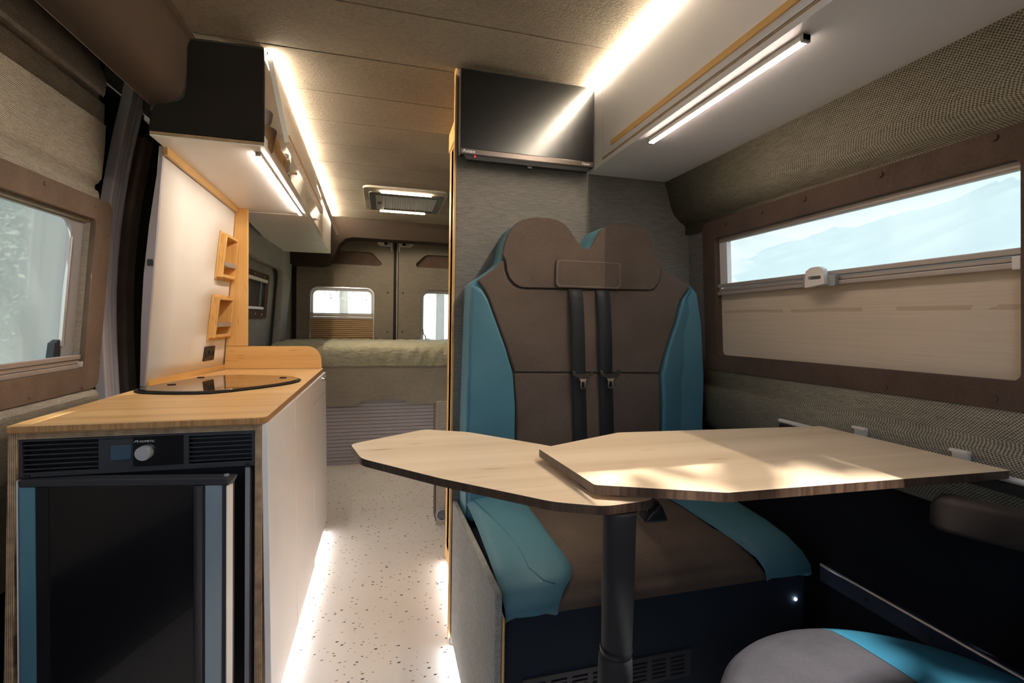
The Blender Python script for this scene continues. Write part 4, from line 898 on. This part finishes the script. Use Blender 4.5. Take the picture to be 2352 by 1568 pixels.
# ------------------------------------------------------------------ cab seat turned round, step rail
sx = 1.0
cs = thing('cab_seat', (.86, .45, 0), 'swivelled cab seat with grey suede cushion, teal side and padded armrest', 'seat')
def outline(a):   # rounded front edge of the cushion
    c = math.cos(a); s_ = math.sin(a)
    x = .850 + (.335 if c > 0 else .33) * (abs(c) ** .85) * (1 if c > 0 else -1)
    y = .44 + (.385 * (abs(s_) ** .80) if s_ > 0 else -.30 * (abs(s_) ** .6))
    y -= .045 * max(0, c) * max(0, s_)
    return x, y
rings = [(0, .524), (.3, .5235), (.55, .521), (.75, .516), (.88, .507), (.95, .494), (.985, .476), (1.0, .455), (.99, .40), (.96, .37)]
NA = 72
def seat_mesh(sel):
    mb_ = MB(); pts = []
    for r, z in rings:
        for k in range(NA):
            x, y = outline(2 * math.pi * k / NA); pts.append((.87 + (x - .87) * r, .44 + (y - .44) * r, z))
    fs = []
    for i in range(len(rings) - 1):
        for k in range(NA):
            q = (i * NA + k, i * NA + (k + 1) % NA, (i + 1) * NA + (k + 1) % NA, (i + 1) * NA + k)
            fs.append(q)
    return mb_.add(pts, fs)
def clip_mesh(mb_, x_at, keep_right):
    """split the cushion along the seam x = .915 so that grey and teal are separate pieces"""
    bm = bmesh.new(); vs = [bm.verts.new(p) for p in mb_.v]
    for f in mb_.f:
        q = []
        [q.append(i) for i in f if i not in q]
        try: bm.faces.new([vs[i] for i in q])
        except ValueError: pass
    bmesh.ops.remove_doubles(bm, verts=bm.verts, dist=1e-5)
    nrm = Vector((1, .0, 0))
    bmesh.ops.bisect_plane(bm, geom=bm.verts[:] + bm.edges[:] + bm.faces[:], plane_co=(x_at, 0, 0), plane_no=nrm, clear_outer=not keep_right, clear_inner=keep_right)
    bm.verts.index_update()
    r = MB().add([v.co[:] for v in bm.verts], [[v.index for v in f.verts] for f in bm.faces]); bm.free(); return r
full = seat_mesh(None)
build('cushion', clip_mesh(full, .914, False), 'seat_grey', cs, smooth=True, ang=80)
build('side_bolster', clip_mesh(full, .9155, True), 'teal_deep', cs, smooth=True, ang=80)
build('pedestal', MB().lathe([(.24, .0), (.22, .03), (.16, .06), (.16, .30), (.26, .345), (.27, .372)], (.86, .42, 0), 'Z', 28), 'black', cs, smooth=True)
# armrest pad: tip towards the rear, running forward beside the seat
tip = Vector((.962, .622, .820)); dirv = Vector((.48, -.87, -.01)).normalized(); sd = Vector((.87, .48, 0)).normalized()
def arm(u, v):
    t = u * .36; a = 2 * math.pi * v
    taper = math.sqrt(max(0, 1 - max(0, 1 - t / .022) ** 2)) if t < .022 else 1
    cxx = .030 * (abs(math.cos(a)) ** .32) * (1 if math.cos(a) > 0 else -1); czz = .030 * (abs(math.sin(a)) ** .32) * (1 if math.sin(a) > 0 else -1)
    drop = -.006 * (1 - taper)
    p = tip + dirv * t + sd * cxx * (.45 + .55 * taper) + Vector((0, 0, czz * (.55 + .45 * taper) + drop))
    return tuple(p)
build('armrest', MB().grid(arm, 28, 24), 'arm', cs, smooth=True, ang=80)
ab = tip + dirv * .20
build('armrest_bracket', MB().tube([ab - Vector((0, 0, .03)), ab - Vector((.03, 0, .20)), ab - Vector((.06, 0, .36))], .014, 10), 'black', cs, smooth=True)

t8 = struct('trim_7', box(1.128, 1.158, -.2, .985, .470, .508), 'dark_blue')
build('bright_edge', MB().tube([(1.130, -.2, .512), (1.130, .985, .512)], .004, 8), 'alu', t8, smooth=True)
for y in (.9, .2): build('standoff', box(1.158, 1.218, y - .01, y + .01, .472, .480), 'black', t8)
for y in (.86, .72): build('screw_head', MB().lathe([(.005, 0), (.005, -.003)], (1.128, y, .49), 'X', 10), 'black', t8)

# ------------------------------------------------------------------ bed across the rear
bd = thing('bed_base', (.1, 4.3, 0), 'raised bed base with a tweed covered front board across the rear', 'bed')
notch = [(-.86, .463), (-.215, .463), (-.195, .470), (-.160, .500), (-.145, .505), (.125, .505), (.145, .500), (.178, .470), (.195, .463), (1.17, .463), (1.17, .762), (-.86, .762)]
build('front_board', MB().plate(notch, [], fY(3.85), 0, .03), 'tweed_warm', bd, bevel=.004)
build('top_lip', box(-.86, 1.17, 3.846, 3.885, .762, .768), 'tweed_warm', bd)
build('slatted_base', box(-.835, 1.15, 3.89, 4.72, .70, .76), 'bamboo', bd)
build('side_leg', box(.395, .43, 3.858, 3.9, .0, .463), 'tweed_warm', bd)
def mat_top(u, v):
    x = -.835 + 1.985 * u; y = 3.853 + .86 * max(0, (v - .30) / .70)
    k = v / .30
    if v <= .30:
        z = .770 + .150 * min(1, k * 1.02); y = 3.853 - .012 * math.sin(math.pi * min(1, k)) + .03 * max(0, k - .8) / .2 * .5
    else:
        z = .922 + .022 * smoothstep((v - .30) / .12)
    wob = .004 * math.sin(37 * x + 9 * v) * math.sin(5 * x + 14 * v) + .003 * math.sin(61 * x - 20 * v)
    fold = sum(.006 * math.exp(-((x - c_ - .03 * math.sin(v * 12)) / .012) ** 2) for c_ in (.02, .07, .16, .25, .29, .36, .42))
    return (x, y - (wob + fold) * (1 if v < .34 else .3), z + (wob * .8 if v > .3 else 0))
tag(build('quilt', MB().grid(mat_top, 220, 40), 'quilt', smooth=True, solid=.004, ang=120), 'sage green quilt over the mattress of the rear bed', 'quilt')
build('mattress', box(-.835, 1.13, 3.87, 4.70, .763, .905), 'cream', bd, bevel=.03, seg=3)
sh = thing('roller_shutter', (-.2, 3.9, 0), 'grey horizontal slatted shutter closing the space beneath the bed', 'shutter')
for q in range(17):
    z = .028 + q * .0282
    build('slat', MB().hexa([(-.92, 3.882, z + .0012), (.392, 3.882, z + .0012), (.392, 3.892, z), (-.92, 3.892, z), (-.92, 3.884, z + .0255), (.392, 3.884, z + .0255), (.392, 3.892, z + .027), (-.92, 3.892, z + .027)]), 'shutter', sh)
build('bottom_bar', box(-.92, .392, 3.876, 3.892, .0, .026), 'shutter', sh, bevel=.002)
lc = thing('end_panel', (.5, 2.9, 0), 'low tweed covered end panel with a round air vent beside the aisle', 'panel')
hole = [(.318 + .034 * math.cos(a * .2618), .060 + .034 * math.sin(a * .2618)) for a in range(24)]
build('front', MB().plate([(.284, .0), (.75, .0), (.75, .69), (.284, .69)], [hole], fY(2.62), 0, .012), 'tweed_warm', lc, bevel=.002)
build('back', box(.284, .75, 2.633, 2.652, 0, .69), 'tweed_warm', lc)
build('cover_strip', box(.276, .2835, 2.63, 2.70, .04, .22), 'bracket', lc)
av = build('air_vent', MB().plate([(.318 + .038 * math.cos(a * .2618), .060 + .038 * math.sin(a * .2618)) for a in range(24)], [[(.318 + .028 * math.cos(a * .2618), .060 + .028 * math.sin(a * .2618)) for a in range(24)]], fY(2.612), 0, .012), 'greyplastic', lc, bevel=.002)
for q in range(5):
    z = .040 + q * .010; w = math.sqrt(max(.0001, .029 ** 2 - (z - .060) ** 2))
    build('vent_blade', MB().hexa([(.318 - w, 2.614, z - .001), (.318 + w, 2.614, z - .001), (.318 + w, 2.624, z + .003), (.318 - w, 2.624, z + .003), (.318 - w, 2.614, z + .001), (.318 + w, 2.614, z + .001), (.318 + w, 2.624, z + .005), (.318 - w, 2.624, z + .005)]), 'greyplastic', av)
build('vent_dark', box(.28, .356, 2.6325, 2.6328, .02, .10), 'black', lc)

# ------------------------------------------------------------------ roof vent
rv = thing('roof_vent', (.13, 3.53, 1.985), 'roof hatch with pleated grey blind and two lit bars in the ceiling', 'roof vent')
build('outer_frame', MB().plate(rr(-.150, .410, 3.20, 3.86, .05), [rr(-.095, .372, 3.34, 3.81, .02)], fZ(1.997), 0, .013), 'tweed_warm', rv, bevel=.006, seg=3)
build('inner_frame', MB().plate(rr(-.115, .392, 3.30, 3.835, .03), [rr(-.072, .345, 3.375, 3.795, .01)], fZ(1.991), 0, .012), 'bracket', rv, bevel=.003)
pz = MB(); NP = 40
pz.grid(lambda u, v: (lerp(-.02, .345, u), lerp(3.375, 3.795, v), 1.996 + (.008 if round(u * NP) % 2 else 0)), NP, 1)
build('pleated_blind', pz, 'pleat_grey', rv, solid=.001)
build('end_bar', box(-.072, -.02, 3.375, 3.795, 1.990, 2.004), 'greyplastic', rv, bevel=.002)
build('latch', box(-.062, -.035, 3.52, 3.60, 1.984, 1.991), 'charcoal', rv)
build('back_plate', box(-.10, .38, 3.34, 3.82, 2.006, 2.0095), 'greyplastic', rv)
for y0, a, b in ((3.275, -.037, .297), (3.845, -.048, .297)):
    build('light_bar', box(a, b, y0 - .010, y0 + .010, 1.985, 1.991), 'led_vent', rv)

# ------------------------------------------------------------------ outside: ground, trees, hillside
gr_ = build('meadow', MB().grid(lambda u, v: (lerp(-70, 70, u), lerp(-60, 70, v), -.75 + .15 * math.sin(u * 30) * math.sin(v * 26)), 40, 40), 'grass', base=(0, 0, -.75))
tag(gr_, 'pale grassy ground outside the van windows', 'ground')
def tree(x, y, h, r, label, seed, trunk=.14, nl=1500, cz=.62, group='trees outside the van', ls=1.0):
    rnd = random.Random(seed)
    t = thing('tree', (x, y, -.75), label, 'tree', group)
    build('trunk', MB().tube([(x, y, -.8), (x + rnd.uniform(-.1, .1), y, h * .35), (x + rnd.uniform(-.2, .2), y, h * .8)], [trunk, trunk * .8, trunk * .3], 8), 'bark', t, smooth=True)
    lf = MB()
    for _ in range(nl):
        while True:
            p = Vector((rnd.uniform(-1, 1), rnd.uniform(-1, 1), rnd.uniform(-1, 1)))
            if p.length < 1: break
        c = Vector((x, y, h * cz)) + Vector((p.x * r, p.y * r, p.z * h * .42)); s_ = rnd.uniform(.04, .09) * ls
        a = Vector((rnd.uniform(-1, 1), rnd.uniform(-1, 1), rnd.uniform(-1, 1))).normalized(); b = a.orthogonal().normalized()
        lf.add([c - a * s_, c + b * s_ * .5, c + a * s_, c - b * s_ * .5], [(0, 1, 2, 3)])
    o = build('foliage', lf, 'leaf', t); o['kind'] = 'stuff'
    return t
lab = 'blurred slim forest tree seen through the screened glass'
for i, (x, y) in enumerate([(-5.6, 9.6), (-6.4, 11.8), (-8.4, 13.6), (-9.2, 17.2), (-11, 18.4), (-8.2, 14.2), (-12.4, 20.6), (-11.4, 22), (-15, 25), (-15.5, 29), (-18, 30), (-19, 35), (-7.3, 12.1), (-10.2, 16.3)]):
    tree(x, y, 8.0 + (i * 37 % 5) * .5, 1.9, lab + ' of the sliding door', 20 + i, .17 + .03 * (i % 3), 2600, cz=.74 if i % 3 else .42)
for i, (x, y) in enumerate([(-3.2, 17), (-1.5, 19), (.6, 22), (2.0, 18), (4.0, 21), (-.5, 26), (-5.5, 22), (3, 27)]):
    tree(x, y, 8 + (i * 29 % 4) * .5, 1.8, 'blurred forest tree seen through the rear door windows', 50 + i, .17, group='trees behind the van')
tree(-.5, -3.4, 9.5, 2.4, 'leafy tree standing in front of the van, outside the picture', 90, .16, 1500, .74, ls=2.1, group='tree before the cab')
hl = MB().grid(lambda u, v: (lerp(22, 50, v), lerp(-20, 90, u), -.75 + (15.0 - .105 * (lerp(-20, 90, u) - 20)) * v ** .8 * (1 + .03 * math.sin(u * 23) + .02 * math.sin(u * 97 + v * 9)) + .22 * math.sin(u * 310 + v * 60) * math.sin(u * 173) + .16 * math.sin(u * 700 + v * 90)), 700, 60)
sl = MB().grid(lambda u, v: (lerp(-75, 60, u), lerp(38, 75, v) + 10 * math.sin(u * 5), -.75 + 16 * v ** .7 * (1 + .06 * math.sin(u * 40) + .03 * math.sin(u * 130)) + .3 * math.sin(u * 500 + v * 60)), 500, 40)
tag(build('wooded_slope', sl, 'slope', smooth=True), 'hazy grey green wooded slope far behind the trees', 'hill')
tag(build('hillside', hl, 'hill', smooth=True), 'pale hazy wooded hillside beyond the right hand window', 'hill')
